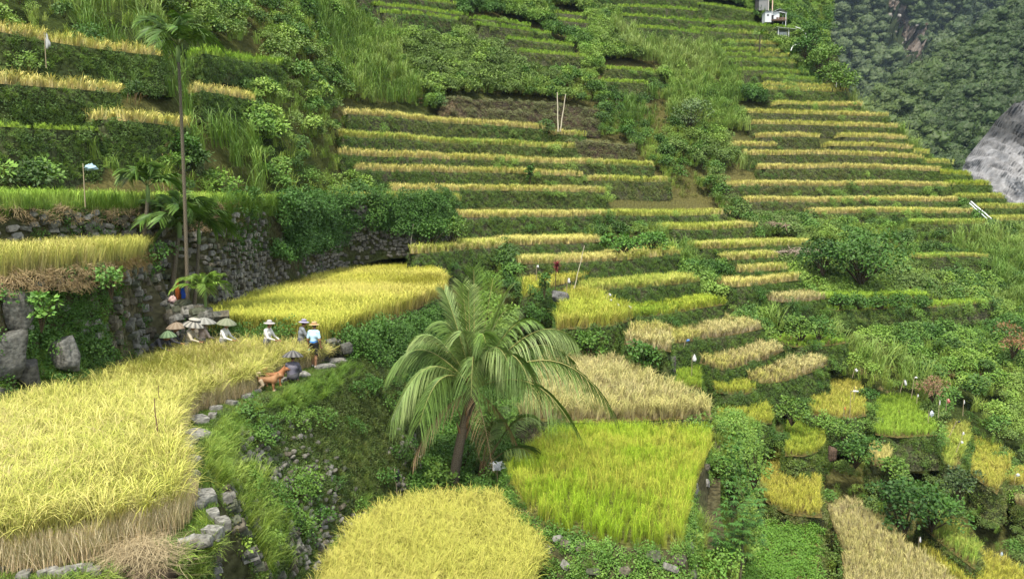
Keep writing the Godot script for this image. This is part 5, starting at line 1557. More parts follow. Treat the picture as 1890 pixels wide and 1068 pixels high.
func small_things() -> void:
	rng.seed = 600
	# boulders of the left wall
	boulder("large grey boulder leaning at the far left under the raised field", at_depth(28, 570, 22.2), Vector3(0.8, 1.5, 0.7), 0.3, 601, Color(0.23, 0.225, 0.2))
	boulder("dark boulder at the left picture edge above the golden rice", at_depth(8, 660, 21.4), Vector3(1.0, 1.5, 0.8), 1.0, 602, Color(0.17, 0.17, 0.155))
	boulder("pale speckled boulder at the foot of the left wall", at_depth(115, 655, 23.3), Vector3(1.15, 1.25, 0.7), -0.4, 603, Color(0.28, 0.275, 0.25))
	boulder("weathered boulder half hidden between the left edge boulders", at_depth(50, 690, 21.9), Vector3(0.7, 0.9, 0.6), 0.8, 604, Color(0.15, 0.145, 0.13))
	boulder("grey boulder under the red shrub on the spur", at_depth(1035, 548, 55.0), Vector3(1.6, 1.0, 1.0), 0.2, 605, Color(0.2, 0.2, 0.2))
	boulder("rounded grey stone end of the spur wall", at_depth(1238, 675, 43.0), Vector3(0.9, 1.3, 0.9), 0.0, 606, Color(0.14, 0.13, 0.12))
	boulder("dark stone where the two golden field walls meet", at_depth(640, 640, 29.6), Vector3(0.6, 0.5, 0.45), 0.4, 607, Color(0.13, 0.13, 0.115))
	boulder("large square stone in the corner below the lime green field", on_level(1235, 1030, -10.4), Vector3(0.62, 0.5, 0.5), 0.4, 608, Color(0.24, 0.225, 0.2))
	boulder("flat dark stone at the bottom edge right of the square stone", on_level(1275, 1052, -10.7), Vector3(0.6, 0.4, 0.5), 1.2, 609, Color(0.16, 0.155, 0.14))
	boulder("small stone on top of the wall left of the square stone", on_level(1190, 1014, -10.1), Vector3(0.42, 0.35, 0.35), 0.1, 610, Color(0.2, 0.19, 0.17))
	boulder("brown boulder standing among the valley bushes", hill(1537, 838), Vector3(0.6, 1.1, 0.5), 0.2, 611, Color(0.16, 0.11, 0.08))
	# sticks in the golden field
	var br := Color(0.10, 0.06, 0.035)
	var g := "thin brown sticks standing in the golden field"
	stick("field_stick", "forked brown stick at the edge of the path", on_level(296, 882, -5.75) , at_depth(284, 735, 17.2), 0.018, br, g)
	stick("field_stick", "brown stick at the bottom left of the golden field", on_level(47, 1020, -5.75), at_depth(40, 905, 13.3), 0.014, br, g)
	stick("field_stick", "grey stick in the middle of the near rice", on_level(212, 960, -5.75), at_depth(205, 878, 14.8), 0.013, Color(0.2, 0.17, 0.13), g)
	stick("field_stick", "short dark stick behind the rice near the dogs", at_depth(345, 705, 26.0), at_depth(344, 680, 26.0), 0.018, br, g)
	stick("field_stick", "leaning stick near the bend of the rice edge", on_level(300, 800, -5.75), at_depth(291, 712, 20.0), 0.014, br, g)
	# bare poles
	stick("bamboo_pole", "left one of two pale bare poles on the hillside", hill(1030, 243), hill(1030, 243) + Vector3(-0.1, 4.4, 0), 0.09, Color(0.42, 0.38, 0.29), "bare poles")
	stick("bamboo_pole", "right one of two pale bare poles, leaning slightly", hill(1034, 243), hill(1034, 243) + Vector3(0.6, 4.2, 0), 0.08, Color(0.42, 0.38, 0.29), "bare poles")
	stick("bamboo_pole", "long thin bamboo pole leaning right beside the spur", at_depth(1060, 532, 58.0), at_depth(1079, 453, 58.0), 0.04, Color(0.4, 0.36, 0.27))
	stick("white_pipe", "upper pale pipe leaning down the right-hand terraces", hill(1793, 372), hill(1826, 408) + Vector3(0, 0.3, 0.5), 0.09, Color(0.6, 0.62, 0.64), "pale pipes")
	stick("white_pipe", "lower pale pipe lying beside the other leaning pipe", hill(1790, 375), hill(1818, 408) + Vector3(0, 0.3, 0.5), 0.08, Color(0.5, 0.53, 0.56), "pale pipes")
	stick("thin_pipe", "thin bare stick beside the bushy wall", at_depth(757, 455, 60.0), at_depth(763, 412, 60.0), 0.04, Color(0.3, 0.28, 0.22))
	# heaps
	heap("stone_heap", "low heap of grey stones at the far edge of the middle field", "stone heap", on_level(720, 466, -4.9), Vector3(1.0, 0.8, 0.6), 60, false, br, br, 620)
	heap("branch_heap", "heap of dry grey branches beside a golden strip", "branches", hill(1432, 417), Vector3(1.9, 0.6, 0.8), 50, true, Color(0.26, 0.2, 0.15), Color(0.16, 0.11, 0.08), 621)
	heap("branch_heap", "wide tangle of grey branches left of the spreading tree", "branches", hill(1475, 466), Vector3(2.3, 0.8, 1.0), 70, true, Color(0.3, 0.25, 0.2), Color(0.15, 0.11, 0.08), 622)
	# straw heap on the corner of the path
	rng.seed = 630
	var root := thing("straw_heap", "heap of dry cut straw on the path corner at the bottom left", "straw", on_level(262, 1048, -5.9))
	var b := MB.new()
	for k in 1500:
		var a := rng.randf() * TAU
		var p := Vector3(rng.randfn(0, 0.24), rng.randf_range(0.05, 0.34), rng.randfn(0, 0.16))
		b.blade(p, a, rng.randf_range(-0.05, 0.12), rng.randf_range(0.35, 0.75), 0.008, rng.randf_range(2.0, 6.0), Color(0.33, 0.26, 0.15) * rng.randf_range(0.5, 1.2), Color(0.38, 0.31, 0.19) * rng.randf_range(0.6, 1.2), 5)
	piece("straw", b.done(M.rice), root)
	var core := bag(Color(0.2, 0.145, 0.1), Vector3(0.9, 0.5, 0.65), 631)
	piece("straw_core", core.done(M.earth), root, Transform3D(Basis(), Vector3(0, 0.05, 0)))
	# plastic things that keep the birds away
	var white := Color(0.68, 0.69, 0.7)
	for q in [
		["white flag like bag at the tip of the spur", 1045, 540, 52.0, 1.0, white, Vector3(0.28, 0.55, 0.1), 0.1],
		["small white bag on a stick left of the little tree on the spur", 990, 512, 56.0, 0.9, white, Vector3(0.3, 0.3, 0.1), 0.0],
		["white bag on the right rim of the spur field, upper", 1116, 556, 55.0, 0.6, white, Vector3(0.22, 0.35, 0.1), 0.5],
		["white bag on the right rim of the spur field, lower", 1150, 580, 51.0, 0.6, white, Vector3(0.3, 0.4, 0.1), 0.6],
		["white bag on the right rim of the spur field, middle", 1122, 562, 54.0, 0.4, white, Vector3(0.2, 0.25, 0.1), 0.4],
		["white bag on the rim where the spur field meets the stones", 1134, 573, 52.0, 0.5, white, Vector3(0.2, 0.4, 0.1), 0.4]]:
		scarer(q[0], at_depth(q[1], q[2], q[3]), q[4], q[5], q[6], q[7])
	for q in [
		["square white sack hung on a pole above the lime patch", 1277, 690, 1.3, white, Vector3(0.5, 0.75, 0.12), 0.0],
		["blue plastic bag beside the pale gold strip", 1262, 640, 0.5, Color(0.1, 0.25, 0.6), Vector3(0.5, 0.3, 0.2), 0.3],
		["white bag at the top right of the yellow field with scarers", 1574, 694, 0.5, white, Vector3(0.35, 0.4, 0.1), 0.3],
		["black topped pole with white streamer in the yellow field", 1569, 770, 1.8, Color(0.55, 0.56, 0.57), Vector3(0.9, 0.2, 0.1), 0.0],
		["orange bag low in the yellow field", 1558, 768, 0.6, Color(0.6, 0.22, 0.05), Vector3(0.2, 0.4, 0.12), 0.0],
		["yellow bag on the edge of the yellow field", 1577, 735, 0.8, Color(0.62, 0.55, 0.12), Vector3(0.3, 0.35, 0.1), 0.0],
		["large white bag at the top of the green field", 1662, 722, 0.8, white, Vector3(0.35, 0.7, 0.12), 0.3],
		["white streamer on a pole at the corner of the green field", 1683, 732, 1.4, white, Vector3(0.4, 0.2, 0.1), 0.1],
		["pale grey sack between the green and the gold green field", 1714, 778, 0.7, Color(0.5, 0.55, 0.6), Vector3(0.6, 0.65, 0.25), 0.0],
		["small grey bag below the green field corner", 1693, 742, 0.5, Color(0.55, 0.57, 0.6), Vector3(0.2, 0.35, 0.1), 0.0],
		["white streamer right of the pale grey sack", 1733, 768, 1.1, white, Vector3(0.15, 0.6, 0.1), 0.0],
		["pink plastic drum shaped bag on a pole above the gold green field", 1747, 755, 0.7, Color(0.65, 0.2, 0.2), Vector3(0.4, 0.55, 0.3), 0.0],
		["white streamer at the right rim of the gold green field", 1778, 765, 1.0, white, Vector3(0.15, 0.5, 0.1), 0.0],
		["black bag leaning over the gold green field", 1752, 805, 1.0, Color(0.012, 0.012, 0.014), Vector3(0.4, 0.22, 0.15), 0.5],
		["white bag above the small wall at the valley bend", 1766, 832, 0.6, white, Vector3(0.3, 0.3, 0.1), 0.4],
		["small white bag beside the yellow field at the right edge", 1776, 815, 0.6, Color(0.6, 0.6, 0.62), Vector3(0.25, 0.35, 0.1), 0.0],
		["white and green cloth at the right picture edge", 1874, 890, 0.5, Color(0.55, 0.6, 0.6), Vector3(0.5, 0.3, 0.2), 0.0],
		["white bag tied low between the two lower right fields", 1696, 1016, 0.7, white, Vector3(0.2, 0.5, 0.1), 0.0],
		["pale blue bag in the lower right corner field", 1846, 1040, 0.6, Color(0.45, 0.55, 0.65), Vector3(0.25, 0.4, 0.1), 0.0]]:
		scarer(q[0], hill(q[1], q[2]) + Vector3(0, 0.1, 0), q[3], q[4], q[5], q[6])
	scarer("grey cloth scarecrow on a pole high on the left terraces", hill(84, 118), 1.5, Color(0.4, 0.41, 0.4), Vector3(0.35, 1.2, 0.2), 0.0)
	scarer("pale blue umbrella like scarer on a pole before the left wall", at_depth(156, 372, 28.5), 1.35, Color(0.34, 0.5, 0.58), Vector3(0.75, 0.4, 0.7), 0.0)
	scarer("black plastic bag on a leaning stick at the foot of the mossy bank", on_level(735, 925, -10.3), 1.2, Color(0.012, 0.014, 0.02), Vector3(0.32, 0.75, 0.2), -0.1)
	# silver tinsel below the young palm
	root = thing("silver_tinsel", "bunch of silver white plastic ribbons below the young palm", "ribbons", on_level(918, 880, -9.9))
	b = MB.new()
	rng.seed = 640
	for k in 70: b.blade(Vector3(rng.randfn(0, 0.06), 0.25, 0), rng.randf() * TAU, rng.randf_range(0.05, 0.35), rng.randf_range(0.12, 0.4), 0.03, 1.5, Color(0.7, 0.72, 0.76), Color(0.62, 0.65, 0.72), 3)
	piece("ribbons", b.done(M.plastic), root)
	b = MB.new()
	b.tube(PackedVector3Array([Vector3(0, -0.2, 0), Vector3(0, 0.4, 0)]), PackedFloat32Array([0.02, 0.015]), 5, Color(0.2, 0.15, 0.1), Color(0.2, 0.15, 0.1))
	piece("stick", b.done(M.wood), root)
	# belongings under the slender palms
	for q in [["red and white bundle on the stones under the tallest palm", 326, 566, Color(0.5, 0.04, 0.03), Vector3(0.36, 0.3, 0.3)], ["pale pink bundle above the red bundle", 318, 553, Color(0.6, 0.42, 0.4), Vector3(0.3, 0.3, 0.3)], ["white bundle right of the red bundle", 335, 562, Color(0.6, 0.55, 0.5), Vector3(0.24, 0.2, 0.2)], ["small red bag behind the umbrella hats", 374, 588, Color(0.55, 0.05, 0.05), Vector3(0.26, 0.18, 0.2)], ["black bag leaning on the stones by the short palm", 364, 570, Color(0.012, 0.012, 0.012), Vector3(0.24, 0.34, 0.2)], ["blue cloth hanging behind the tallest palm stem", 337, 538, Color(0.03, 0.08, 0.4), Vector3(0.16, 0.5, 0.1)], ["rust brown cloth hanging left of the blue cloth", 328, 535, Color(0.2, 0.06, 0.02), Vector3(0.2, 0.7, 0.1)]]:
		var o := piece("bundle", bag(q[3], q[4], q[1]).done(M.cloth), self, Transform3D(Basis(), at_depth(q[1], q[2], 30.0)))
		tag(o, q[0], "bundle", "belongings under the palms")
	heap("stone_heap", "steps of flat grey stones under the slender palms", "stone heap", at_depth(335, 585, 29.9), Vector3(1.5, 0.6, 0.5), 70, false, br, br, 650)

# ---------------------------------------------------------------- houses at the summit
func box_piece(called: String, parent: Node, c: Vector3, s: Vector3, col: Color, m: Material, turn := 0.0, tilt := 0.0) -> MeshInstance3D:
	var b := MB.new()
	b.box(Transform3D(), s, col)
	return piece(called, b.done(m), parent, Transform3D(Basis.from_euler(Vector3(0, turn, tilt)), c))
func flat_box(called: String, parent: Node, c: Vector3, s: Vector3, col: Color, m: Material, turn := 0.0, tilt := 0.0) -> MeshInstance3D:
	var b := MB.new()                                          # separate corners, so that faces stay flat
	for ax in 3:
		for sg in [-1.0, 1.0]:
			var n := Vector3.ZERO
			n[ax] = sg
			var u := Vector3.ZERO
			u[(ax + 1) % 3] = 1.0
			var w := n.cross(u)
			b.face4((n - u - w) * s * 0.5, (n - u + w) * s * 0.5, (n + u + w) * s * 0.5, (n + u - w) * s * 0.5, col)
	return piece(called, b.done(m), parent, Transform3D(Basis.from_euler(Vector3(0, turn, tilt)), c))
func sheet_roof(called: String, parent: Node, a: Vector3, b_: Vector3, along: Vector3, col: Color) -> void:
	# corrugated sheet from edge a..b swept along
	var b := MB.new()
	var n := 28
	var nor := (b_ - a).cross(along).normalized()
	if nor.y < 0: nor = -nor
	for side in 2:
		var base := b.v.size()
		for k in n + 1:
			var off := nor * (0.03 * (k % 2) - 0.03 * side)
			b.vert(a + along * k / n + off, col)
			b.vert(b_ + along * k / n + off, col)
		for k in n: b.quad(base + k * 2, base + k * 2 + 1, base + k * 2 + 3, base + k * 2 + 2)
	piece(called, b.done(M.plastic), parent)
func houses() -> void:
	var p := hill(1424, 42)
	var h := thing("white_house", "small white house with open porch at the top of the terraces", "house", p, 0.0)
	h.scale = Vector3.ONE * 0.68
	var wh := Color(0.45, 0.47, 0.5)
	flat_box("wall", h, Vector3(-1.1, 1.1, 0), Vector3(1.5, 2.4, 2.4), wh, M.plain)
	flat_box("side_wall", h, Vector3(0.6, 1.5, -0.1), Vector3(1.9, 1.7, 2.2), Color(0.5, 0.52, 0.54), M.plain)
	flat_box("door", h, Vector3(-0.12, 0.75, 1.16), Vector3(0.5, 1.5, 0.1), Color(0.03, 0.03, 0.035), M.plain)
	flat_box("window", h, Vector3(-1.2, 1.5, 1.21), Vector3(0.45, 0.45, 0.04), Color(0.08, 0.09, 0.1), M.plain)
	flat_box("porch_floor", h, Vector3(1.4, 0.35, 0.5), Vector3(3.6, 0.18, 1.6), Color(0.12, 0.08, 0.06), M.wood)
	for k in 5: flat_box("railing_board", h, Vector3(1.0 + k * 0.5, 0.75, 1.2), Vector3(0.42, 0.5, 0.05), Color(0.13, 0.08, 0.06) * (0.8 + 0.1 * k), M.wood)
	flat_box("post", h, Vector3(3.0, 0.5, 1.2), Vector3(0.13, 3.2, 0.13), wh, M.plain)
	flat_box("post", h, Vector3(3.0, 0.5, -0.9), Vector3(0.13, 3.2, 0.13), wh, M.plain)
	flat_box("beam", h, Vector3(2.3, 2.1, 1.22), Vector3(1.9, 0.14, 0.1), wh, M.plain, 0.0, -0.2)
	sheet_roof("roof", h, Vector3(-0.1, 2.25, 1.5), Vector3(1.6, 2.95, 1.5), Vector3(0, 0, -2.9), Color(0.5, 0.53, 0.57))
	sheet_roof("roof", h, Vector3(1.6, 2.96, 1.5), Vector3(3.3, 2.15, 1.5), Vector3(0, 0, -2.9), Color(0.45, 0.48, 0.52))
	sheet_roof("roof", h, Vector3(-2.0, 2.34, 1.45), Vector3(-0.25, 2.5, 1.45), Vector3(0, 0, -2.8), Color(0.4, 0.45, 0.45))
	p = hill(1405, 20)
	h = thing("grey_hut", "grey hut with dark doorway above the white house, cut by the top edge", "house", p)
	flat_box("wall", h, Vector3(0.2, 1.0, 0), Vector3(1.6, 2.2, 1.6), Color(0.17, 0.175, 0.18), M.plain)
	flat_box("door", h, Vector3(-0.9, 0.8, 0.6), Vector3(0.55, 1.8, 0.4), Color(0.03, 0.03, 0.03), M.plain)
	flat_box("post", h, Vector3(0.9, 1.0, 1.0), Vector3(0.1, 2.4, 0.1), Color(0.4, 0.38, 0.35), M.plain)
	flat_box("post", h, Vector3(1.5, 0.6, 1.1), Vector3(0.14, 1.8, 0.14), Color(0.5, 0.36, 0.28), M.plain)
	sheet_roof("roof", h, Vector3(-1.6, 2.2, 1.3), Vector3(1.9, 2.6, 1.3), Vector3(0, 0, -2.6), Color(0.3, 0.33, 0.33))
	p = hill(1444, 70)
	h = thing("small_shed", "small open shed with a pale sheet roof below the white house", "shed", p)
	flat_box("wall", h, Vector3(0, 0.6, -0.6), Vector3(1.5, 1.3, 0.1), Color(0.25, 0.26, 0.27), M.plain)
	for sx in [-0.8, 0.8]: flat_box("post", h, Vector3(sx, 0.5, 0.6), Vector3(0.1, 1.6, 0.1), Color(0.45, 0.46, 0.47), M.plain)
	flat_box("plank", h, Vector3(0.1, 0.45, 0.2), Vector3(1.2, 0.8, 0.06), Color(0.4, 0.42, 0.43), M.plain)
	sheet_roof("roof", h, Vector3(-1.2, 1.5, 0.9), Vector3(2.0, 1.15, 0.9), Vector3(0, 0, -1.9), Color(0.55, 0.57, 0.58))
	# bent water pipe over the ridge
	var w := thing("water_pipe", "thin pale water pipe bent over the ridge below the shed", "pipe", hill(1466, 58))
	var b := MB.new()
	var pth := PackedVector3Array()
	for q in [[1466, 58], [1478, 62], [1486, 72], [1486, 82], [1476, 88], [1462, 93], [1458, 102]]: pth.append(hill(q[0], q[1]) + Vector3(0, 0.6, 0.5) - w.position)
	var rs := PackedFloat32Array()
	for k in 13: rs.append(0.06)
	b.tube(resample(pth, 12), rs, 6, Color(0.55, 0.57, 0.57), Color(0.55, 0.57, 0.57))
	piece("pipe", b.done(M.plastic), w)
	for k in 2:
		stick("white_stake", ["left white stake at the right end of the thin gold strip", "right white stake at the right end of the thin gold strip"][k], hill(1544 + 8 * k, 164), hill(1544 + 8 * k, 164) + Vector3(0, 1.1, 0), 0.06, Color(0.6, 0.6, 0.6), "white stakes")

# ---------------------------------------------------------------- the mountainside itself
var ridge := []               # [distance, x] of the sky line of the terraced hill, near to far
func make_ridge() -> void:
	for q in [[1980, 420], [1900, 380], [1866, 366], [1832, 340], [1797, 322], [1762, 302], [1722, 283], [1690, 270], [1661, 236], [1644, 216], [1590, 196], [1566, 169], [1542, 161], [1508, 149], [1495, 135], [1471, 116], [1455, 90], [1470, 56], [1475, 30], [1480, 0], [1490, -60]]:
		var p := hill(q[0], q[1])
		ridge.append([-p.z, p.x])
	ridge.sort_custom(func(a, b): return a[0] < b[0])
func ridge_x(d: float) -> float:
	if d <= ridge[0][0]: return ridge[0][1] + (ridge[0][0] - d) * 0.6
	for k in ridge.size() - 1:
		if d < ridge[k + 1][0]:
			return lerpf(ridge[k][1], ridge[k + 1][1], (d - ridge[k][0]) / (ridge[k + 1][0] - ridge[k][0]))
	return ridge[ridge.size() - 1][1]
func ground_y(x: float, d: float) -> float:
	var px := CX + F * x / maxf(d, 1.0)
	var y := slope_y(x, d) - 1.9 - (1.4 * clampf((foot(px) - d) / 15.0, 0.0, 1.0) if px > 1150.0 else 0.0)
	if px < 700.0 and d < foot(px) + 1.0:
		y -= 6.0
	if d > 60.0:
		y -= maxf(0.0, x - ridge_x(d) - 1.0) * 2.5
	return y + 0.45 * mid.get_noise_2d(x * 0.6, d * 0.6)
func mountainside() -> void:
	var b := MB.new()
	var nx := 100
	var nd := 84
	for i in nd + 1:
		var d := 20.0 + 165.0 * i / nd
		for j in nx + 1:
			var x := -70.0 + 205.0 * j / nx
			var g := clampf(0.5 + big.get_noise_2d(x * 0.8, d * 0.8) * 1.4, 0.0, 1.0)
			b.vert(Vector3(x, ground_y(x, d), -d), Color(0.05, 0.07, 0.02).lerp(Color(0.13, 0.12, 0.045), g))
	for i in nd:
		for j in nx:
			var q := i * (nx + 1) + j
			b.quad(q, q + nx + 1, q + nx + 2, q + 1)
	tag(piece("hillside_ground", b.done(M.earth)), "", "", "", "structure")
	var v := MB.new()
	v.face4(Vector3(-1500, -75, 60), Vector3(-1500, -75, -2200), Vector3(1800, -75, -2200), Vector3(1800, -75, 60), Color(0.05, 0.07, 0.025))
	tag(piece("valley_floor", v.done(M.earth)), "", "", "", "structure")

func in_field(x: float, z: float) -> bool:
	var p := Vector2(x, z)
	for q in plans:
		if q[0].has_point(p) and Geometry2D.is_point_in_polygon(p, q[1]):
			return true
	return false

# plants of the wild slopes: each place on the mountainside takes the plant its stretch grows
func wild() -> void:
	var kinds := {"cane": [P.cane, P.cane2], "bush": P.bushes, "small": P.fine_bushes, "grass": [P.far_tuft, P.long_grass], "dry": [P.hanging, P.far_tuft]}
	var zones := {}
	for k in 200000:
		var d := 24.0 + 140.0 * sqrt(rng.randf())
		var x := rng.randf_range(-45, 110)
		var px := CX + F * x / d
		if px < -120 or px > 1980: continue
		var rx := ridge_x(d)
		if x > rx + 5.0: continue
		if px < 1330 and d < foot(px) - 28.0: continue
		if px < 880 and d < foot(px) + 2.0: continue
		if in_field(x, -d): continue
		var y := slope_y(x, d)
		var q := pixel(Vector3(x, y, -d))
		if q.y < -130 or q.y > 1180: continue
		if x > rx + 0.5: y -= (x - rx) * 0.9
		# what grows here
		var n1 := mid.get_noise_2d(x * 0.35 + 300.0, d * 0.35)
		var n2 := big.get_noise_2d(x * 1.1, d * 1.1 + 200.0)
		var cane := n1 * 0.9
		var zone := "upper slope"
		if q.y < 330 and q.x < 830:                                # tall cane from the upper left down to the middle
			cane += 0.25 - absf(q.y - (0.28 * q.x - 70.0)) * 0.0016
			zone = "upper left slope"
		elif q.x > 1150 and q.x < 1420 and q.y < 220:
			cane += 0.22
			zone = "gully"
		elif q.x > 1480 and q.y > 560:
			cane -= 0.12
			n2 += 0.25
			zone = "right slope"
		elif q.y > 640:
			zone = "valley"
		elif q.x > 1150 and q.x < 1420:
			cane -= 0.25
			zone = "gully"
		elif q.x > 1420:
			zone = "right hill"
			cane -= 0.1
		else:
			cane -= 0.12
		if q.y < 285 and q.y > 165 and q.x > 815 and q.x < 1190 and n2 + 0.3 > rng.randf() * 0.6: n1 = 3.0      # browned vines over old walls
		var bare := q.x > 1195 and q.x < 1340 and q.y > 170 and q.y < 400 and absf(q.x - (1195.0 + (q.y - 170.0) * 0.45)) < 26.0 + 60.0 * mid.get_noise_2d(x * 0.9, d * 0.9)
		if bare and rng.randf() < 0.1: continue
		if d < 46.0 and q.x < 500.0: cane -= 0.2
		if q.x < 1010.0 and q.y > 455.0: cane = -1.0
		var kind := "grass"
		var roll := rng.randf()
		if bare: kind = "grass" if roll < 0.6 else "dry"
		elif cane > 0.12 and roll < 0.55: kind = "cane"
		elif roll < 0.42 + n2 * 0.5: kind = "bush" if rng.randf() < 0.62 else "small"
		elif roll > 0.95 - 0.25 * maxf(0.0, n1) or n1 > 2.0: kind = "dry"
		if kind != "grass" and rng.randf() < 0.55: continue
		if kind == "grass" and not bare and rng.randf() < 0.25: continue
		if q.y > 640.0 and (q.x < 1560.0 or q.y > 770.0) and kind == "bush" and rng.randf() < 0.6: kind = "grass"
		var s := rng.randf_range(0.55, 1.25)
		var cs := LEAF_B
		match kind:
			"cane": s *= 0.85; cs = [Color(0.105, 0.195, 0.03), Color(0.175, 0.275, 0.053), Color(0.235, 0.32, 0.09)]
			"bush": s *= 1.0; cs = LEAF_B if rng.randf() < 0.55 + n2 else [Color(0.042, 0.09, 0.015), Color(0.075, 0.155, 0.025)]
			"small": s *= 1.6
			"grass": s *= 1.25 if not bare else 1.0; cs = GRASS if not bare else [Color(0.13, 0.19, 0.035), Color(0.2, 0.23, 0.06)]
			"dry": s *= 1.2; cs = DRY if n1 < 2.0 else [Color(0.13, 0.075, 0.05), Color(0.22, 0.14, 0.10), Color(0.16, 0.13, 0.06)]
		var key := zone + "|" + kind
		if not zones.has(key): zones[key] = [[], [], []]
		var z = zones[key]
		var sunk := (0.9 if not bare else 1.75) + (0.7 if px > 1150.0 and d < foot(px) - 8.0 else 0.0)
		if sunk > 1.0: s *= 0.62 if q.y > 640.0 and (q.x < 1560.0 or q.y > 770.0) else 1.0
		z[0].append(stand(Vector3(x, (ground_y(x, d) - 0.05) if bare else y - sunk, -d), Vector3(rng.randfn(0, 0.15), 1, rng.randfn(0, 0.15) + 0.2), s))
		z[1].append(hue(Vector3(x, y, -d), cs, 1.3, 0.2))
	var words := {"cane": ["cane_grass", "tall arching cane grass", "cane"], "bush": ["bush_thicket", "leafy bushes", "bushes"], "small": ["shrub_thicket", "small fine leaved shrubs", "shrubs"], "grass": ["rough_grass", "rough green grass", "grass"], "dry": ["dry_grass", "dry brown grass", "grass"]}
	var keys := zones.keys()
	keys.sort()
	for key in keys:
		var kind: String = key.split("|")[1]
		var ms: Array = kinds[kind]
		var trs := []
		var css := []
		for m in ms:
			trs.append([])
			css.append(PackedColorArray())
		for k in zones[key][0].size():
			var j: int = k % ms.size()
			trs[j].append(zones[key][0][k])
			css[j].append(zones[key][1][k])
		scatter(words[kind][0], words[kind][1] + " on the wild ground of the " + key.split("|")[0], words[kind][2], ms, trs, css)

func far_wall_plants() -> void:
	spread("brown_vines", "browned and reddish dry vines hanging over the old walls above the two poles", "vines", [P.hanging, P.creepers[0]], wall_patches["brown walls"], 9.0, {"s0": 0.6, "s1": 1.3, "cs": [Color(0.14, 0.09, 0.06), Color(0.24, 0.13, 0.10), Color(0.17, 0.13, 0.07), Color(0.12, 0.13, 0.05)], "normal": 0.5, "v0": -0.05, "v1": 0.9})
	for zone in ["middle hill", "right hill", "top hill", "left hill", "right slope", "valley", "spur"]:
		if not wall_patches.has(zone): continue
		var w: Array = wall_patches[zone]
		var near: bool = zone in ["spur", "valley"]
		spread("wall_creepers", "small ferns and creepers on the stone walls of the " + zone, "ferns", P.creepers, w, 8.0, {"s0": 0.4, "s1": 1.0, "cs": [Color(0.06, 0.11, 0.02), Color(0.095, 0.155, 0.03), Color(0.12, 0.12, 0.04), Color(0.085, 0.17, 0.028)], "normal": 0.7, "patchy": -0.22, "pfreq": 0.5})
		spread("wall_grass", "grass hanging from the tops of the stone walls of the " + zone, "grass", [P.far_tuft, P.hanging], w, 6.0, {"s0": 0.4, "s1": 0.85, "cs": [Color(0.11, 0.2, 0.028), Color(0.15, 0.22, 0.04), Color(0.11, 0.13, 0.04)], "normal": 0.6, "v0": 0.03, "v1": 0.6})
		spread("wall_bushes", "bushes rooted in the stone walls of the " + zone, "bushes", P.fine_bushes, w, 0.35, {"s0": 0.7, "s1": 1.5, "cs": LEAF_B, "normal": 0.5, "patchy": 0.05, "pfreq": 0.3})

# ---------------------------------------------------------------- mountains behind
func slope_mesh(low: PackedVector3Array, top: PackedVector3Array, n: int, nv: int, amp: float, fr: float, c0: Color, c1: Color, m: Material) -> Array:
	var s := sheet(low, top, n)
	var grid := []
	var b := MB.new()
	for k in n + 1:
		var row := PackedVector3Array()
		for j in nv + 1:
			var u := float(k) / n
			var v := float(j) / nv
			var p := on_sheet(s, minf(u, 0.99999), v)
			var r := absf(mid.get_noise_2d(u * 900.0 * fr, v * 160.0 * fr)) * 1.6 - 0.4
			p += Vector3(0, 0.55, 0.8) * amp * (r + 0.5 * fine.get_noise_3dv(p * 0.05))
			row.append(p)
			b.vert(p, c0.lerp(c1, clampf(0.5 + big.get_noise_3dv(p * 0.2), 0, 1)))
		grid.append(row)
	for k in n:
		for j in nv:
			var q := k * (nv + 1) + j
			b.quad(q, q + 1, q + nv + 2, q + nv + 1)
	return [b.done(m), grid]
func forest(called: String, label: String, grid: Array, count: int, s0: float, s1: float, cs: Array, skip: Callable) -> void:
	var trs := [[], [], [], []]
	var css := [PackedColorArray(), PackedColorArray(), PackedColorArray(), PackedColorArray()]
	var n := grid.size() - 1
	var nv: int = grid[0].size() - 1
	for k in count:
		var u := rng.randf() * n * 0.9999
		var v := rng.randf() * nv * 0.9999
		if skip.call(u / n, v / nv): continue
		var i := int(u)
		var j := int(v)
		var p: Vector3 = grid[i][j].lerp(grid[i + 1][j], u - i).lerp(grid[i][j + 1].lerp(grid[i + 1][j + 1], u - i), v - j)
		var q := pixel(p)
		if q.x < 1250 or q.x > 2000 or q.y < -90 or q.y > 480: continue
		var m := rng.randi() % 4
		var s := rng.randf_range(s0, s1) * (1.0 if rng.randf() < 0.85 else 1.5)
		trs[m].append(stand(p - Vector3.UP * s * 0.25, Vector3(0, 1, 0.25), s, rng.randf_range(0.75, 1.2)))
		css[m].append(hue(p, cs, 0.15, 0.25))
	scatter(called, label, "forest", P.crowns, trs, css)
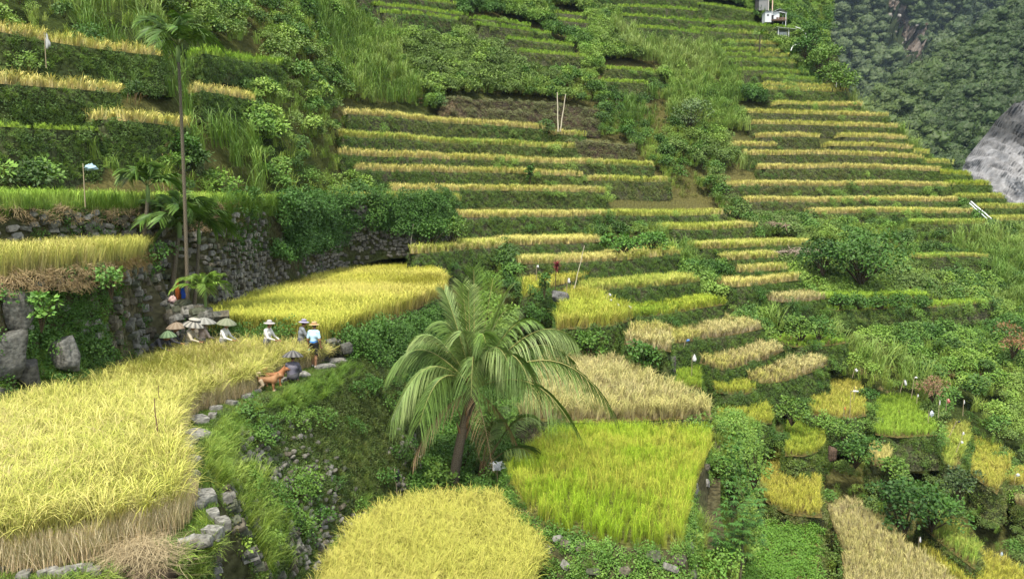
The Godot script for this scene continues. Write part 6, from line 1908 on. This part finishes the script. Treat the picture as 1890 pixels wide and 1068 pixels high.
func mountains() -> void:
	var low := PackedVector3Array([at_depth(1150, 560, 420), at_depth(1500, 560, 430), at_depth(1750, 560, 450), at_depth(2200, 560, 500)])
	var top := PackedVector3Array([at_depth(1150, -330, 760), at_depth(1500, -330, 800), at_depth(1750, -330, 820), at_depth(2200, -330, 900)])
	var r := slope_mesh(low, top, 240, 160, 30.0, 0.4, Color(0.03, 0.05, 0.02), Color(0.05, 0.065, 0.03), M.earth)
	tag(piece("far_mountain", r[0]), "", "", "", "structure")
	var grid: Array = r[1]
	# the bare scar of a landslide on the far mountain: the ground itself, stripped of its trees
	var sp := PackedVector2Array()
	var line := [[1638, -30, 7], [1646, 10, 10], [1656, 32, 13], [1665, 55, 15], [1676, 76, 16], [1685, 95, 16], [1692, 120, 10]]
	for q in line: sp.append(Vector2(q[0] - q[2], q[1]))
	for k in line.size(): sp.append(Vector2(line[line.size() - 1 - k][0] + line[line.size() - 1 - k][2], line[line.size() - 1 - k][1]))
	var sm := MB.new()
	var tr := []
	var cols := PackedColorArray()
	for i in grid.size() - 1:
		for j in grid[0].size() - 1:
			if not Geometry2D.is_point_in_polygon(pixel(grid[i][j]), sp): continue
			var qs := [grid[i][j], grid[i][j + 1], grid[i + 1][j + 1], grid[i + 1][j]]
			var ids := []
			for p in qs:
				var g := clampf(0.5 + fine.get_noise_3dv(p * 0.12) + mid.get_noise_3dv(p * 0.3), 0.0, 1.0)
				ids.append(sm.vert(p + Vector3(0, 0.6, 0.8), Color(0.15, 0.115, 0.09).lerp(Color(0.36, 0.30, 0.26), g)))
			sm.quad(ids[0], ids[1], ids[2], ids[3])
			for k in 1:
				tr.append(stand(grid[i][j].lerp(grid[i + 1][j + 1], rng.randf()) + Vector3(0, 0.6, 0.8), Vector3.UP, rng.randf_range(0.6, 2.2)))
				cols.append([Color(0.3, 0.26, 0.22), Color(0.16, 0.12, 0.09), Color(0.38, 0.35, 0.31)][rng.randi() % 3])
	tag(piece("landslide_scar", sm.done(M.cliff)), "", "", "", "structure")
	tag(many("fallen_rocks", P.stones[1], tr, cols), "pale fallen rocks in the brown landslide scar on the far mountain", "rocks", "", "stuff")
	var n := grid.size() - 1
	var nv: int = grid[0].size() - 1
	var on_scar := func(u: float, v: float) -> bool:
		var p: Vector3 = grid[int(u * n)][int(v * nv)].lerp(grid[mini(int(u * n) + 1, n)][mini(int(v * nv) + 1, nv)], 0.5)
		p = grid[int(u * n)][int(v * nv)].lerp(grid[mini(int(u * n) + 1, n)][int(v * nv)], u * n - int(u * n)).lerp(grid[int(u * n)][mini(int(v * nv) + 1, nv)], v * nv - int(v * nv))
		for up_ in [-6.0, -2.0, 2.0, 5.0, 9.0, 13.0, 17.0]:                         # no trees on the slide or before it
			if Geometry2D.is_point_in_polygon(pixel(p + Vector3(0, up_, 0)), sp): return true
		return false
	forest("far_forest", "dense dark forest on the far mountain behind the terraces", grid, 60000, 3.0, 5.6, [Color(0.017, 0.035, 0.012), Color(0.034, 0.058, 0.018), Color(0.055, 0.082, 0.026)], on_scar)
	# nearer forested mountain on the right with its rock cliff
	low = PackedVector3Array([at_depth(1480, 520, 250), at_depth(1650, 520, 235), at_depth(1800, 520, 225), at_depth(1950, 520, 220), at_depth(2300, 520, 230)])
	top = PackedVector3Array([at_depth(1560, 250, 330), at_depth(1620, 176, 345), at_depth(1700, 118, 360), at_depth(1800, 56, 380), at_depth(1890, -4, 395), at_depth(2300, -230, 430)])
	r = slope_mesh(low, top, 90, 60, 13.0, 0.4, Color(0.035, 0.055, 0.02), Color(0.06, 0.075, 0.03), M.earth)
	tag(piece("near_mountain", r[0]), "", "", "", "structure")
	var g2: Array = r[1]
	var bare := PackedVector2Array([Vector2(1775, 330), Vector2(1800, 285), Vector2(1850, 250), Vector2(1868, 195), Vector2(1990, 170), Vector2(1990, 440), Vector2(1780, 400)])
	# rock face: a separate steep slab standing out of the slope
	var ca := PackedVector3Array([at_depth(1770, 430, 232), at_depth(1830, 430, 226), at_depth(1900, 430, 222), at_depth(2060, 430, 222)])
	var cb := PackedVector3Array([at_depth(1778, 300, 268), at_depth(1812, 258, 274), at_depth(1872, 196, 283), at_depth(2060, 120, 300)])
	var cs := sheet(ca, cb, 40)
	var b := MB.new()
	var plan := PackedVector2Array()
	for p in ca: plan.append(Vector2(p.x, p.z))
	for k in cb.size(): plan.append(Vector2(cb[cb.size() - 1 - k].x, cb[cb.size() - 1 - k].z))
	for k in 81:
		for j in 73:
			var p := on_sheet(cs, minf(k / 80.0, 0.9999), j / 72.0)
			var cr := absf(mid.get_noise_3d(p.x * 0.8, p.y * 0.16, 0.0)) * 1.3 + 0.5 * absf(fine.get_noise_3d(p.x * 0.12, p.y * 0.05, 3.0)) + 0.35 * fine.get_noise_3d(p.x * 0.3, p.y * 0.3, 5.0)
			p += Vector3(-0.3, 0.3, 1.0) * (3.0 + cr * 9.0 - 5.0 * j / 72.0)
			var st := clampf(0.68 + 1.7 * big.get_noise_3d(p.x * 1.1, p.y * 0.35, 9.0) + 0.8 * mid.get_noise_3d(p.x * 0.6, p.y * 0.2, 2.0) - 0.55 * maxf(0.0, j / 72.0 - 0.45), 0.0, 1.0)
			b.vert(p, Color(0.06, 0.06, 0.062).lerp(Color(0.33, 0.33, 0.345), st))
	for k in 80:
		for j in 72:
			var q := k * 73 + j
			b.quad(q, q + 1, q + 74, q + 73)
	tag(piece("rock_cliff", b.done(M.cliff)), "", "", "", "structure")
	var n2 := g2.size() - 1
	var nv2: int = g2[0].size() - 1
	var on_cliff := func(u: float, v: float) -> bool:
		var p: Vector3 = g2[int(u * n2)][int(v * nv2)]
		return Geometry2D.is_point_in_polygon(Vector2(p.x, p.z), plan) and mid.get_noise_3dv(p * 0.25) < 0.12 + 0.5 * (1.0 - v)
	forest("near_forest", "green forest on the nearer mountain above the rock cliff", g2, 34000, 1.7, 3.6, [Color(0.028, 0.052, 0.011), Color(0.052, 0.083, 0.018), Color(0.085, 0.12, 0.028)], on_cliff)

# ---------------------------------------------------------------- all of it
func _ready() -> void:
	rng.seed = 4
	big.frequency = 0.03; big.seed = 1; big.fractal_octaves = 3
	mid.frequency = 0.12; mid.seed = 2; mid.fractal_octaves = 4
	fine.frequency = 0.9; fine.seed = 3; fine.fractal_octaves = 3
	var cam := Camera3D.new()
	cam.name = "camera"
	cam.fov = 2.0 * rad_to_deg(atan(CY / F))
	cam.rotation.x = -pitch
	cam.near = 0.1
	cam.far = 4000.0
	add_child(cam)
	cam.current = true
	var sky := ProceduralSkyMaterial.new()
	sky.sky_top_color = Color(0.85, 0.88, 0.90)
	sky.sky_horizon_color = Color(0.93, 0.95, 0.96)
	sky.ground_horizon_color = Color(0.55, 0.58, 0.55)
	sky.ground_bottom_color = Color(0.3, 0.33, 0.28)
	sky.sky_energy_multiplier = 1.02
	sky.sun_angle_max = 2.0
	var env := Environment.new()
	env.background_mode = Environment.BG_SKY
	env.sky = Sky.new()
	env.sky.sky_material = sky
	env.tonemap_mode = Environment.TONE_MAPPER_LINEAR
	env.tonemap_exposure = 2.2
	env.sdfgi_enabled = true
	env.ssao_enabled = true
	env.ssil_enabled = true
	env.fog_enabled = true
	env.fog_density = 0.00007
	env.fog_light_color = Color(0.72, 0.82, 0.92)
	var we := WorldEnvironment.new()
	we.name = "world_environment"
	we.environment = env
	add_child(we)
	var sun := DirectionalLight3D.new()
	sun.name = "sun"
	sun.light_color = Color(1.0, 0.965, 0.9)
	sun.light_energy = 1.2
	sun.light_angular_distance = 8.0
	sun.shadow_enabled = true
	sun.rotation_degrees = Vector3(-61, -16, 0)
	add_child(sun)
	make_materials()
	make_plants()
	rng.seed = 5
	make_ridge()
	mountainside()
	near_terraces()
	palms()
	people()
	small_things()
	shrubs()
	houses()
	rng.seed = 6
	far_terraces()
	valley_fields()
	far_wall_plants()
	wild()
	mountains()
